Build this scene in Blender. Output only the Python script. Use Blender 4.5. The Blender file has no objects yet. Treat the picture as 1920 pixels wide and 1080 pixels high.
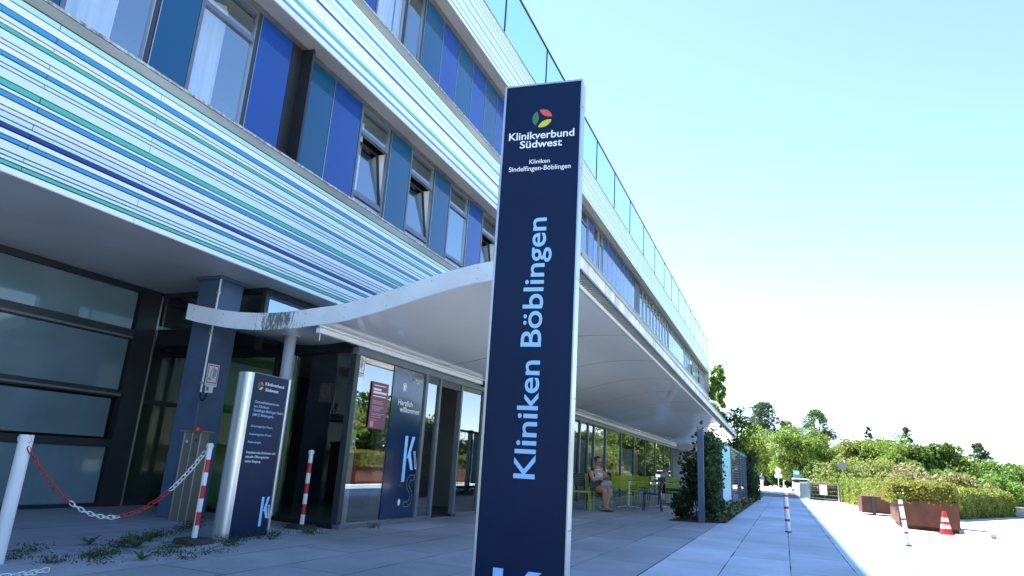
import bpy, bmesh, math, random
import numpy as np
from mathutils import Vector, Matrix
R_=math.radians
S=bpy.context.scene
COL=S.collection

# ------------------------------------------------------------------ camera
Mc=[[0.3712812164,-0.9267008274,0.0581019335],[0.2634150886,0.0451197304,-0.9636268474],[0.8903722533,0.3730814741,0.2608590889]]
cam=bpy.data.cameras.new('camera'); co=bpy.data.objects.new('camera',cam); COL.objects.link(co)
cam.sensor_width=36; cam.lens=1224.775/1920*36; cam.clip_end=2500; cam.clip_start=0.05
r,d,f=[Vector(v) for v in Mc]
co.matrix_world=Matrix(((r.x,-d.x,-f.x,0),(r.y,-d.y,-f.y,0),(r.z,-d.z,-f.z,0.95),(0,0,0,1)))
S.camera=co
S.render.resolution_x=1024; S.render.resolution_y=576
# ------------------------------------------------------------------ sky, sun, exposure
SUN_EL=R_(55); SX,SY=0.52,0.85
w=bpy.data.worlds.new('World'); S.world=w; w.use_nodes=True
nt=w.node_tree; bg=nt.nodes['Background']
sky=nt.nodes.new('ShaderNodeTexSky'); sky.sky_type='NISHITA'; sky.sun_disc=False
sky.sun_elevation=SUN_EL; sky.sun_rotation=math.atan2(SX,SY); sky.air_density=0.8; sky.dust_density=0.0; sky.ozone_density=2.5
nt.links.new(sky.outputs[0],bg.inputs[0]); bg.inputs[1].default_value=0.11
sl=bpy.data.lights.new('sun','SUN'); sl.energy=5.0; sl.angle=R_(0.55); sl.color=(1,0.95,0.86)
so=bpy.data.objects.new('sun',sl); COL.objects.link(so)
n=math.hypot(SX,SY); sd=Vector((SX/n*math.cos(SUN_EL),SY/n*math.cos(SUN_EL),math.sin(SUN_EL)))
so.rotation_euler=sd.to_track_quat('Z','Y').to_euler()
S.view_settings.view_transform='Standard'; S.view_settings.look='None'; S.view_settings.gamma=1
S.view_settings.exposure=2.2
S.render.engine='CYCLES'
S.cycles.max_bounces=8; S.cycles.transparent_max_bounces=12

# ------------------------------------------------------------------ materials
MT={}
def mat(name,col,rough=0.5,metal=0.0,spec=0.5,noise=0.0,nscale=4.0,bump=0.0,bscale=30.0,coat=0.0,col2=None,stretch=(1,1,1),emis=None):
    if name in MT: return MT[name]
    m=bpy.data.materials.new(name); m.use_nodes=True; t=m.node_tree; p=t.nodes['Principled BSDF']
    c=(*col,1)
    p.inputs['Base Color'].default_value=c; p.inputs['Roughness'].default_value=rough; p.inputs['Metallic'].default_value=metal
    p.inputs['Specular IOR Level'].default_value=spec; p.inputs['Coat Weight'].default_value=coat; p.inputs['Coat Roughness'].default_value=0.03
    tc=t.nodes.new('ShaderNodeTexCoord'); mp=t.nodes.new('ShaderNodeMapping'); mp.inputs['Scale'].default_value=stretch
    t.links.new(tc.outputs['Object'],mp.inputs[0])
    if noise>0 or col2:
        nz=t.nodes.new('ShaderNodeTexNoise'); nz.inputs['Scale'].default_value=nscale; nz.inputs['Detail'].default_value=6
        t.links.new(mp.outputs[0],nz.inputs[0])
        rp=t.nodes.new('ShaderNodeValToRGB'); rp.color_ramp.elements[0].position=0.32; rp.color_ramp.elements[1].position=0.68
        c1=col2 if col2 else tuple(max(0,x*(1-noise)) for x in col); c3=col if col2 else tuple(min(1,x*(1+noise)) for x in col)
        rp.color_ramp.elements[0].color=(*c1,1); rp.color_ramp.elements[1].color=(*c3,1)
        t.links.new(nz.outputs[0],rp.inputs[0]); t.links.new(rp.outputs[0],p.inputs['Base Color'])
    if bump>0:
        nb=t.nodes.new('ShaderNodeTexNoise'); nb.inputs['Scale'].default_value=bscale; nb.inputs['Detail'].default_value=4
        t.links.new(mp.outputs[0],nb.inputs[0])
        b=t.nodes.new('ShaderNodeBump'); b.inputs['Strength'].default_value=bump; b.inputs['Distance'].default_value=0.02
        t.links.new(nb.outputs[0],b.inputs['Height']); t.links.new(b.outputs[0],p.inputs['Normal'])
    if emis: p.inputs['Emission Color'].default_value=(*emis[:3],1); p.inputs['Emission Strength'].default_value=emis[3]
    MT[name]=m; return m
def glassmat(name,tint,ior=1.6,rough=0.0,gl=(1,1,1),minr=0.0,bump=0.0):
    m=bpy.data.materials.new(name); m.use_nodes=True; t=m.node_tree
    for x in list(t.nodes):
        if x.type!='OUTPUT_MATERIAL': t.nodes.remove(x)
    o=[x for x in t.nodes if x.type=='OUTPUT_MATERIAL'][0]
    # Schlick reflectance, the same from both sides of the thin pane
    geo=t.nodes.new('ShaderNodeNewGeometry'); dt=t.nodes.new('ShaderNodeVectorMath'); dt.operation='DOT_PRODUCT'
    t.links.new(geo.outputs['Normal'],dt.inputs[0]); t.links.new(geo.outputs['Incoming'],dt.inputs[1])
    def mth(op,a,b):
        q=t.nodes.new('ShaderNodeMath'); q.operation=op
        for k_,v in enumerate((a,b)):
            if v is None: continue
            if isinstance(v,(int,float)): q.inputs[k_].default_value=v
            else: t.links.new(v,q.inputs[k_])
        return q.outputs[0]
    F0=((ior-1)/(ior+1))**2
    fr=mth('ADD',mth('MULTIPLY',mth('POWER',mth('SUBTRACT',1.0,mth('ABSOLUTE',dt.outputs['Value'],None)),5.0),1-F0),F0)
    tr=t.nodes.new('ShaderNodeBsdfTransparent'); tr.inputs[0].default_value=(*tint,1)
    gs=t.nodes.new('ShaderNodeBsdfGlossy'); gs.inputs['Roughness'].default_value=rough; gs.inputs['Color'].default_value=(*gl,1)
    mx=t.nodes.new('ShaderNodeMixShader')
    mm=t.nodes.new('ShaderNodeMath'); mm.operation='MAXIMUM'; mm.inputs[1].default_value=minr
    t.links.new(fr,mm.inputs[0]); t.links.new(mm.outputs[0],mx.inputs[0])
    t.links.new(tr.outputs[0],mx.inputs[1]); t.links.new(gs.outputs[0],mx.inputs[2]); t.links.new(mx.outputs[0],o.inputs[0])
    if bump>0:
        tc=t.nodes.new('ShaderNodeTexCoord'); nb=t.nodes.new('ShaderNodeTexNoise'); nb.inputs['Scale'].default_value=0.9
        t.links.new(tc.outputs['Object'],nb.inputs[0])
        b=t.nodes.new('ShaderNodeBump'); b.inputs['Strength'].default_value=bump; b.inputs['Distance'].default_value=0.02
        t.links.new(nb.outputs[0],b.inputs['Height']); t.links.new(b.outputs[0],gs.inputs['Normal'])
    MT[name]=m; return m

M_alu=mat('brushed_aluminium',(0.55,0.57,0.6),0.35,0.9,noise=0.12,nscale=9,stretch=(1,1,.1))
M_dark=mat('dark_frame_paint',(0.025,0.029,0.036),0.4,noise=0.15,nscale=3)
M_black=mat('black_gap',(0.008,0.008,0.01),0.7)
M_grey=mat('mid_grey_frame',(0.13,0.15,0.18),0.4,noise=0.12,nscale=5)
M_frameblue=mat('window_frame_paint',(0.1,0.13,0.19),0.35,noise=0.1,nscale=6)
M_trim=mat('weathered_trim',(0.27,0.28,0.255),0.5,noise=0.25,nscale=2,stretch=(.3,1,1))
M_sill=mat('speckled_metal_sill',(0.6,0.61,0.64),0.45,noise=0,col2=(0.14,0.13,0.11),nscale=26)
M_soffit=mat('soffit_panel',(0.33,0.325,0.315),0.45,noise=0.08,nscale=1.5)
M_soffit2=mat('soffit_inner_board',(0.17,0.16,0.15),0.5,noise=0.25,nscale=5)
M_soffg=mat('ground_soffit_board',(0.6,0.6,0.6),0.32,noise=0.08,nscale=1.2,bump=.03,bscale=3)
M_white=mat('white_paint',(0.78,0.79,0.8),0.35,noise=0.04,nscale=8)
M_wall=mat('plain_render_wall',(0.5,0.5,0.48),0.8,noise=0.08,nscale=1)
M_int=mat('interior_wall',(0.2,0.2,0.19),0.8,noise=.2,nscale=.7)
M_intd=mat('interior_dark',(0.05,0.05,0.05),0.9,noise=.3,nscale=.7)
M_green=mat('green_interior_panel',(0.055,0.27,0.02),0.35,noise=.15,nscale=2)
M_col=mat('blue_grey_column_paint',(0.07,0.115,0.2),0.45,noise=0.14,nscale=2.5,bump=.05,bscale=60)
M_roundcol=mat('grey_steel_column',(0.28,0.31,0.38),0.4,noise=0.08,nscale=3)
M_navy=mat('navy_sign_face',(0.001,0.014,0.056),0.35,noise=0.1,nscale=1.2,coat=0.0,spec=.22)
M_navyp=mat('navy_window_film',(0.004,0.025,0.085),0.12,noise=0.1,nscale=1.2,coat=.2)
M_lblue=mat('light_blue_lettering',(0.33,0.62,1.0),0.5)
M_wtext=mat('white_lettering',(0.86,0.88,0.9),0.5)
M_lred=mat('emblem_red',(0.72,0.09,0.1),0.5); M_lgrn=mat('emblem_green',(0.06,0.19,0.09),0.5); M_lyel=mat('emblem_yellow',(0.62,0.6,0.05),0.5)
M_teal=mat('teal_glass_panel',(0.0005,0.066,0.17),0.05,noise=.05,nscale=.5,coat=.15)
M_blue=mat('cobalt_glass_panel',(0.003,0.05,0.27),0.05,noise=.05,nscale=.5,coat=.15)
M_red=mat('red_band',(0.5,0.012,0.02),0.4,noise=.12,nscale=20)
M_redch=mat('red_chain_plastic',(0.45,0.02,0.02),0.4)
M_pole=mat('white_pole_paint',(0.72,0.74,0.77),0.35,noise=.05,nscale=7)
M_rub=mat('black_rubber',(0.025,0.027,0.032),0.7,noise=.3,nscale=20)
M_steel=mat('stainless_cabinet',(0.31,0.3,0.26),0.33,0.8,noise=.12,nscale=4,stretch=(1,1,.15))
M_lime=mat('lime_chair_paint',(0.36,0.47,0.012),0.4,noise=.05,nscale=8)
M_anth=mat('anthracite_chair_paint',(0.03,0.035,0.045),0.45)
M_corten=mat('rusty_steel',(0.105,0.033,0.019),0.75,noise=0.0,col2=(0.06,0.018,0.011),nscale=3.5,bump=.15,bscale=40)
M_conc=mat('concrete',(0.38,0.37,0.35),0.85,noise=.15,nscale=6,bump=.2,bscale=50)
M_soil=mat('soil',(0.07,0.05,0.035),0.95,noise=.4,nscale=12,bump=.6,bscale=30)
M_skin=mat('skin',(0.46,0.26,0.18),0.5,noise=.06,nscale=10)
M_skin2=mat('skin_tan',(0.36,0.2,0.13),0.5,noise=.06,nscale=10)
M_hair=mat('dark_hair',(0.02,0.012,0.01),0.5,noise=.3,nscale=60)
M_cyan=mat('cyan_poster',(0.12,0.55,0.72),0.35,col2=(0.25,0.66,0.72),nscale=.9)
M_concp=mat('concrete_paving_dark',(0.12,0.12,0.12),0.7)
M_curt=mat('sheer_curtain',(0.82,0.83,0.85),0.8,noise=.06,nscale=3,stretch=(6,1,.2))
M_bark=mat('tree_bark',(0.07,0.05,0.035),0.9,noise=.3,nscale=6,bump=.5,bscale=12)
M_winglass=glassmat('window_glass',(0.85,0.9,0.92),ior=2.2,minr=0.42,gl=(.78,.92,1))
M_shop=glassmat('shopfront_glass',(0.5,0.56,0.56),ior=2.0,minr=0.3,bump=.04)
M_shopd=glassmat('side_glass',(0.75,0.82,0.78),ior=1.75,minr=.06)
M_rail=glassmat('railing_glass',(0.62,0.86,0.95),ior=1.5,minr=0.04)
M_frost=mat('frosted_glass_panel',(0.15,0.235,0.28),0.07,noise=.3,nscale=.45,coat=.5)

def leafmat(name,c1,c2,scale=.6):
    m=mat(name,c1,0.55,col2=c2,nscale=scale,spec=.3)
    t=m.node_tree; p=t.nodes['Principled BSDF']; p.inputs['Subsurface Weight'].default_value=0
    tr=t.nodes.new('ShaderNodeBsdfTranslucent'); mx=t.nodes.new('ShaderNodeMixShader'); mx.inputs[0].default_value=.45
    rp=[x for x in t.nodes if x.type=='VALTORGB'][0]; o=[x for x in t.nodes if x.type=='OUTPUT_MATERIAL'][0]
    t.links.new(rp.outputs[0],tr.inputs[0]); t.links.new(p.outputs[0],mx.inputs[1]); t.links.new(tr.outputs[0],mx.inputs[2]); t.links.new(mx.outputs[0],o.inputs[0])
    return m
L_mid=leafmat('leaves_mid_green',(.16,.26,.045),(.1,.18,.035),.5)
L_yel=leafmat('leaves_yellow_green',(.27,.33,.055),(.17,.24,.04),.5)
L_dark=leafmat('leaves_dark_green',(.055,.1,.03),(.03,.065,.02),.5)
L_pine=leafmat('needles_grey_green',(.1,.15,.08),(.06,.1,.05),.6)
L_olive=leafmat('leaves_olive',(.28,.3,.12),(.18,.21,.07),.8)
L_dry=leafmat('leaves_dry_pinkish',(.42,.33,.19),(.27,.25,.12),1.2)
L_bright=leafmat('leaves_fresh_green',(.2,.35,.07),(.12,.24,.045),.6)
L_hedge=leafmat('hedge_leaves',(.22,.27,.05),(.1,.15,.03),2.5)
L_hedgey=leafmat('hedge_leaves_sunburnt',(.36,.3,.05),(.16,.17,.03),3.5)
L_vine=leafmat('vine_leaves',(0.03,0.075,0.02),(0.015,0.045,0.012),3)
L_weed=leafmat('weed_leaves',(0.09,0.15,0.045),(0.05,0.085,0.025),9)

# ------------------------------------------------------------------ mesh helpers
def add(o,parent=None):
    COL.objects.link(o)
    if parent is not None: o.parent=parent
    return o
def W(o):
    # vertices are in world coordinates: undo the base offset of the thing they belong to
    if o.parent is not None and o.parent.parent is None: o.location=-o.parent.location
    return o
class MB:
    def __init__(s): s.v=[];s.f=[];s.m=[];s.mats=[];s.sm=[]
    def mi(s,m):
        if m not in s.mats: s.mats.append(m)
        return s.mats.index(m)
    def raw(s,V,F,m,smooth=False):
        o=len(s.v); s.v+= [tuple(x) for x in V]; k=s.mi(m)
        for f in F: s.f.append(tuple(o+i for i in f)); s.m.append(k); s.sm.append(smooth)
    def box(s,x0,x1,y0,y1,z0,z1,m):
        V=[(x0,y0,z0),(x1,y0,z0),(x1,y1,z0),(x0,y1,z0),(x0,y0,z1),(x1,y0,z1),(x1,y1,z1),(x0,y1,z1)]
        s.raw(V,[(0,3,2,1),(4,5,6,7),(0,1,5,4),(1,2,6,5),(2,3,7,6),(3,0,4,7)],m)
    def obox(s,M,x0,x1,y0,y1,z0,z1,m):
        V=[M@Vector(p) for p in [(x0,y0,z0),(x1,y0,z0),(x1,y1,z0),(x0,y1,z0),(x0,y0,z1),(x1,y0,z1),(x1,y1,z1),(x0,y1,z1)]]
        s.raw(V,[(0,3,2,1),(4,5,6,7),(0,1,5,4),(1,2,6,5),(2,3,7,6),(3,0,4,7)],m)
    def quad(s,a,b,c,d,m): s.raw([a,b,c,d],[(0,1,2,3)],m)
    def tube(s,pts,rad,m,n=10,caps=True):
        pts=[Vector(p) for p in pts]; rs=rad if isinstance(rad,(list,tuple)) else [rad]*len(pts); rs=[float(q) for q in rs]
        V=[];F=[]
        for i,p in enumerate(pts):
            a=pts[max(i-1,0)]; b=pts[min(i+1,len(pts)-1)]; t=(b-a).normalized()
            u=t.cross(Vector((0,0,1)) if abs(t.z)<.9 else Vector((1,0,0))).normalized(); w=t.cross(u)
            for k in range(n):
                an=2*math.pi*k/n; V.append(p+rs[i]*(math.cos(an)*u+math.sin(an)*w))
        for i in range(len(pts)-1):
            for k in range(n): F.append((i*n+k,i*n+(k+1)%n,(i+1)*n+(k+1)%n,(i+1)*n+k))
        s.raw(V,F,m,True)
        if caps:
            s.raw(V[:n],[tuple(range(n))],m); s.raw(V[-n:],[tuple(reversed(range(n)))],m)
    def build(s,name,parent=None,fixn=True):
        me=bpy.data.meshes.new(name); me.from_pydata(s.v,[],s.f)
        for m in s.mats: me.materials.append(m)
        me.polygons.foreach_set('material_index',s.m); me.polygons.foreach_set('use_smooth',s.sm)
        if fixn:
            bm=bmesh.new(); bm.from_mesh(me); bmesh.ops.recalc_face_normals(bm,faces=bm.faces); bm.to_mesh(me); bm.free()
        me.update()
        o=bpy.data.objects.new(name,me)
        # flat caps on smooth tubes
        return add(o,parent)
def bevel(o,wd=0.01,seg=2):
    b=o.modifiers.new('bevel','BEVEL'); b.width=wd; b.segments=seg; b.limit_method='ANGLE'; b.angle_limit=R_(40); return o
def tag(o,label=None,cat=None,group=None,kind=None):
    if label: o['label']=label
    if cat: o['category']=cat
    if group: o['group']=group
    if kind: o['kind']=kind
    return o
def empty(name,loc=(0,0,0),rz=0,label=None,cat=None,group=None):
    o=bpy.data.objects.new(name,None); o.empty_display_size=.2; o.location=loc; o.rotation_euler=(0,0,rz); add(o)
    return tag(o,label,cat,group)
def copytree(o,parent=None):
    c=o.copy(); COL.objects.link(c)
    if parent is not None: c.parent=parent
    for ch in o.children: copytree(ch,c)
    return c
def framemat(A,B):
    A=Vector((A[0],A[1],0)); B=Vector((B[0],B[1],0)); e=(B-A).normalized(); nrm=e.cross(Vector((0,0,1)))
    return Matrix(((e.x,0,nrm.x,A.x),(e.y,0,nrm.y,A.y),(0,1,0,0),(0,0,0,1)))
def text(body,FM,u,v,h,wid,m,parent,out=0.003,rot=0,bold=0.0,align='LEFT',name='lettering',ls=1.0):
    """cap height h, total width wid; (u,v) is the left end of the baseline in the face plane"""
    c=bpy.data.curves.new(name,'FONT'); c.body=body; c.size=1; c.offset=bold; c.extrude=0; c.space_line=ls; c.align_x=align
    c.resolution_u=4
    o=bpy.data.objects.new(name,c); COL.objects.link(o)
    dg=bpy.context.evaluated_depsgraph_get(); me=bpy.data.meshes.new_from_object(o.evaluated_get(dg)); bpy.data.objects.remove(o)
    xs=np.array([q.co[:] for q in me.vertices])
    x0,x1=xs[:,0].min(),xs[:,0].max()
    first=body.split('\n')[0]
    caph=0.72
    sy=h/caph; sx=wid/(x1-x0) if wid else sy
    cr,sr=math.cos(rot),math.sin(rot)
    for q in me.vertices:
        X=(q.co.x-x0)*sx; Y=q.co.y*sy
        q.co=FM@Vector((u+X*cr-Y*sr, v+X*sr+Y*cr, out))
    me.materials.clear(); me.materials.append(m)
    ob=bpy.data.objects.new(name,me); add(ob,parent)
    return W(ob)
def emblem(FM,u,v,rad,parent,out=0.003,name='emblem'):
    mb=MB()
    for k,(m,a0) in enumerate(((M_lred,58),(M_lgrn,178),(M_lyel,298))):
        # petal: lens between an arc of the outer circle and a chord arc
        a1=R_(a0-52); a2=R_(a0+50); P=[]
        N=10
        p1=Vector((math.cos(a1),math.sin(a1)))*rad; p2=Vector((math.cos(a2),math.sin(a2)))*rad
        for i in range(N+1):
            a=a1+(a2-a1)*i/N; P.append(Vector((math.cos(a),math.sin(a)))*rad)
        mid=(p1+p2)/2; inward=-mid.normalized()
        for i in range(1,N):
            t=i/N; q=p2.lerp(p1,t)+inward*rad*0.36*4*t*(1-t)*.8; P.append(q)
        V=[FM@Vector((u+q.x,v+q.y,out)) for q in P]
        mb.raw(V,[tuple(range(len(V)))],m)
    return W(mb.build(name,parent))
rng=np.random.default_rng(7)
def leafmesh(name,P,size,mats,parent=None,flat=0.0,midx=None,aspect=.7):
    """P: (n,3) leaf centres; one small quad each with random orientation"""
    n=len(P); sz=size*(0.6+0.8*rng.random(n))
    a=rng.normal(size=(n,3)); a/=np.linalg.norm(a,axis=1)[:,None]
    b=rng.normal(size=(n,3)); b[:,2]+=flat; b=np.cross(a,b); b/=np.linalg.norm(b,axis=1)[:,None]
    a=a*sz[:,None]*.5; b=b*sz[:,None]*.5*aspect
    V=np.empty((n,4,3)); V[:,0]=P-a; V[:,1]=P+b; V[:,2]=P+a; V[:,3]=P-b
    me=bpy.data.meshes.new(name); me.vertices.add(4*n); me.vertices.foreach_set('co',V.reshape(-1).astype(np.float32))
    me.loops.add(4*n); me.loops.foreach_set('vertex_index',np.arange(4*n,dtype=np.int32))
    me.polygons.add(n); me.polygons.foreach_set('loop_start',np.arange(0,4*n,4,dtype=np.int32)); me.polygons.foreach_set('loop_total',np.full(n,4,dtype=np.int32))
    for m in mats: me.materials.append(m)
    if midx is None: midx=rng.integers(0,len(mats),n)
    me.polygons.foreach_set('material_index',midx.astype(np.int32))
    me.update(); me.validate()
    o=bpy.data.objects.new(name,me); return add(o,parent)

# ------------------------------------------------------------------ ground
def ground_mat(name,col,kind):
    m=bpy.data.materials.new(name); m.use_nodes=True; t=m.node_tree; p=t.nodes['Principled BSDF']
    geo=t.nodes.new('ShaderNodeNewGeometry')
    L=t.links.new
    n1=t.nodes.new('ShaderNodeTexNoise'); n1.inputs['Scale'].default_value=.55; n1.inputs['Detail'].default_value=8; n1.inputs['Roughness'].default_value=.62
    n2=t.nodes.new('ShaderNodeTexNoise'); n2.inputs['Scale'].default_value=60; n2.inputs['Detail'].default_value=3
    L(geo.outputs['Position'],n1.inputs[0]); L(geo.outputs['Position'],n2.inputs[0])
    p.inputs['Roughness'].default_value=.72
    r1=t.nodes.new('ShaderNodeMapRange'); r1.inputs[1].default_value=.3; r1.inputs[2].default_value=.7; r1.inputs[3].default_value=.66; r1.inputs[4].default_value=1.2
    L(n1.outputs[0],r1.inputs[0])
    r2=t.nodes.new('ShaderNodeMapRange'); r2.inputs[1].default_value=.3; r2.inputs[2].default_value=.7; r2.inputs[3].default_value=.9; r2.inputs[4].default_value=1.1
    L(n2.outputs[0],r2.inputs[0])
    mu=t.nodes.new('ShaderNodeMath'); mu.operation='MULTIPLY'; L(r1.outputs[0],mu.inputs[0]); L(r2.outputs[0],mu.inputs[1])
    base=t.nodes.new('ShaderNodeMix'); base.data_type='RGBA'; base.blend_type='MULTIPLY'; base.inputs[0].default_value=1
    L(mu.outputs[0],base.inputs[7])
    if kind=='slab':
        mp=t.nodes.new('ShaderNodeMapping'); mp.inputs['Location'].default_value=(0.2,0.02,0); L(geo.outputs['Position'],mp.inputs[0])
        br=t.nodes.new('ShaderNodeTexBrick'); br.inputs['Color1'].default_value=(*[c*1.1 for c in col],1); br.inputs['Color2'].default_value=(*[c*.84 for c in col],1)
        br.inputs['Mortar'].default_value=(.035,.035,.035,1); br.inputs['Scale'].default_value=1; br.inputs['Mortar Size'].default_value=.006; br.inputs['Mortar Smooth'].default_value=.3
        br.inputs['Brick Width'].default_value=1.7; br.inputs['Row Height'].default_value=.68; br.offset=.37; br.inputs['Bias'].default_value=-.1
        # joints fade where they are filled with sand
        nz=t.nodes.new('ShaderNodeTexNoise'); nz.inputs['Scale'].default_value=1.3; L(geo.outputs['Position'],nz.inputs[0])
        rr=t.nodes.new('ShaderNodeMapRange'); rr.inputs[1].default_value=.42; rr.inputs[2].default_value=.6; rr.inputs[3].default_value=.003; rr.inputs[4].default_value=.010
        L(nz.outputs[0],rr.inputs[0]); L(rr.outputs[0],br.inputs['Mortar Size'])
        L(mp.outputs[0],br.inputs[0]); L(br.outputs[0],base.inputs[6])
        # white efflorescence specks
        vz=t.nodes.new('ShaderNodeTexNoise'); vz.inputs['Scale'].default_value=38; vz.inputs['Detail'].default_value=1; L(geo.outputs['Position'],vz.inputs[0])
        vr=t.nodes.new('ShaderNodeMapRange'); vr.inputs[1].default_value=.75; vr.inputs[2].default_value=.8; L(vz.outputs[0],vr.inputs[0])
        mx=t.nodes.new('ShaderNodeMix'); mx.data_type='RGBA'; L(vr.outputs[0],mx.inputs[0]); L(base.outputs[2],mx.inputs[6]); mx.inputs[7].default_value=(.6,.6,.6,1)
        L(mx.outputs[2],p.inputs['Base Color'])
        b=t.nodes.new('ShaderNodeBump'); b.inputs['Strength'].default_value=.5; b.inputs['Distance'].default_value=.01
        sb=t.nodes.new('ShaderNodeMath'); sb.operation='SUBTRACT'; sb.inputs[0].default_value=1; L(br.outputs[1],sb.inputs[1])
        L(sb.outputs[0],b.inputs['Height']); L(b.outputs[0],p.inputs['Normal'])
    else:
        base.inputs[6].default_value=(*col,1); L(base.outputs[2],p.inputs['Base Color'])
        b=t.nodes.new('ShaderNodeBump'); b.inputs['Strength'].default_value=.3; b.inputs['Distance'].default_value=.01
        L(n2.outputs[0],b.inputs['Height']); L(b.outputs[0],p.inputs['Normal'])
    MT[name]=m; return m
G_asph=ground_mat('light_asphalt',(.64,.62,.58),'a')
G_grass=ground_mat('dry_grass_ground',(.2,.2,.09),'a')
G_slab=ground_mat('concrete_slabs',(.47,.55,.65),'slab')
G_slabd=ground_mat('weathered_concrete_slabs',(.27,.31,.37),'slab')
G_road=ground_mat('road_asphalt',(.085,.085,.088),'a')
def sheet(name,pts,z,m):
    mb=MB(); mb.raw([(x,y,z) for x,y in pts],[tuple(range(len(pts)))],m); o=mb.build(name,fixn=False); tag(o,kind='structure'); return o
sheet('ground',[(-900,-900),(1500,-900),(1500,900),(-900,900)],-0.008,G_grass)
sheet('forecourt',[(-40,-14),(20,-14.2),(36,-10.4),(43,-4.6),(46,-1.9),(75,-2.5),(100,-3.4),(150,-3),(150,6),(100,7),(70.5,9),(70.5,22.5),(-40,22.5)],-0.004,G_asph)
sheet('access_road',[(44.2,-3.0),(56,-2.2),(57.5,9),(44.2,9)],0.0,G_road)
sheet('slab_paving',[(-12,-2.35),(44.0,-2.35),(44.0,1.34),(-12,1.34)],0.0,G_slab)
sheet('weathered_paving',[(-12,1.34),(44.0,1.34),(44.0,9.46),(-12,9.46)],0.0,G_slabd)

# ------------------------------------------------------------------ hospital building
YB=6.74; YG=7.2; XE=70.0; X0=-9.0
B=empty('hospital_building',(30,12,0),0,'long three storey clinic with striped white and blue facade bands and coloured glass panels','building')
def bpart(mb,name): return W(mb.build(name,B))
PALE=[mat('slat_ice_white',(0.8,0.84,0.85),0.3,noise=.03,nscale=2,stretch=(.3,1,1)),mat('slat_pale_cyan',(0.65,0.8,0.8),0.3,noise=.03,nscale=2,stretch=(.3,1,1)),mat('slat_pale_blue',(0.7,0.78,0.82),0.3,noise=.03,nscale=2,stretch=(.3,1,1)),
 mat('slat_mint',(0.48,0.74,0.62),0.3,noise=.03,nscale=2,stretch=(.3,1,1)),mat('slat_blue',(0.045,0.3,0.55),0.28,noise=.04,nscale=2,stretch=(.3,1,1)),mat('slat_sea_green',(0.08,0.46,0.38),0.3,noise=.04,nscale=2,stretch=(.3,1,1)),mat('slat_navy',(0.006,0.035,0.25),0.28,noise=.04,nscale=2,stretch=(.3,1,1)),
 mat('slat_lavender',(0.64,0.71,0.8),0.3,noise=.03,nscale=2,stretch=(.3,1,1)),mat('slat_light_cyan',(0.56,0.8,0.8),0.3,noise=.03,nscale=2,stretch=(.3,1,1))]
W0,PC,PB,MI,BL,SG,NV,LV,LC=range(9)
def band(name,zs,cols,joints,gap=.015,label=None):
    """zs: slat boundaries from the top down; every slat is a folded strip in front of a black backing"""
    mb=MB(); mb.box(X0,XE,YB+.03,YB+.16,zs[-1]+.01,zs[0]-.01,M_black)
    for i,c in enumerate(cols):
        zt,zb=zs[i]-gap/2,zs[i+1]+gap/2
        k=int(joints[i%len(joints)]); x=X0+.6; js=[X0]
        st=3.58+1.25*(k%3); j=st-3.75*4
        while j<XE:
            if j>X0: js.append(j)
            j+=3.75
        js.append(XE)
        for a,b2 in zip(js[:-1],js[1:]):
            mb.box(a+.0045,b2-.0045,YB,YB+.028,zb,zt,PALE[c])
    o=bpart(mb,name)
    if label: o['label']=label
    return o
def zz(img): return img
lowz=[5.08,5.005,4.915,4.85,4.787,4.742,4.695,4.598,4.552,4.486,4.44,4.373,4.331,4.227,4.16,4.119,4.06,3.975,3.925,3.861,3.815,3.766,3.704,3.657,3.559,3.514,3.47,3.423,3.35]
lowc=[MI,W0,BL,PB,W0,SG,PC,PB,W0,BL,LC,PB,PC,SG,W0,BL,W0,PB,LV,LC,NV,W0,BL,PB,LC,PB,SG,W0]
band('facade_band',lowz,lowc,[0,1,0,2,0,2,1,0,2,0,1,0,1,0,2,0,1,2,0,1,0,2,0,1,0,2,0,1],label='lowest striped band above the ground floor soffit')
w2=[.07,.12,.07,.05,.07,.09,.1,.05,.09,.05,.04,.12,.11,.035,.04,.08,.1,.035,.06,.045,.08]
c2=[W0,MI,LV,W0,BL,W0,MI,W0,W0,NV,LC,W0,W0,PC,LV,SG,W0,W0,BL,W0,LV]
tot=sum(w2); z=8.74; z2=[z]
for q in w2: z-=q/tot*(8.74-7.44); z2.append(z)
band('facade_band',z2,c2,[0,1,2,0,1,0,2,0,1,0,2,1,0,2,0,1,0,2,1,0,2],gap=.009,label='middle striped band between the two window rows')
c3=[];w3=[]; rr=random.Random(4)
seq=[LV,W0,SG,PB,W0,BL,PC,W0,SG,PB,W0,MI,PB,NV,W0,PC,LV,PB,BL,LC,W0,PB,W0,SG,PC,W0,LC,NV,W0,W0]
for c in seq: c3.append(c); w3.append({NV:.035,BL:.04,SG:.04,MI:.04}.get(c,.055+.02*rr.random()))
tot=sum(w3); z=12.62; z3=[z]
for q in w3: z-=q/tot*(12.62-11.27); z3.append(z)
band('facade_band',z3,c3,[0,1,2,0,2,1,0],gap=.006,label='top striped band under the glass railing')

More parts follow.
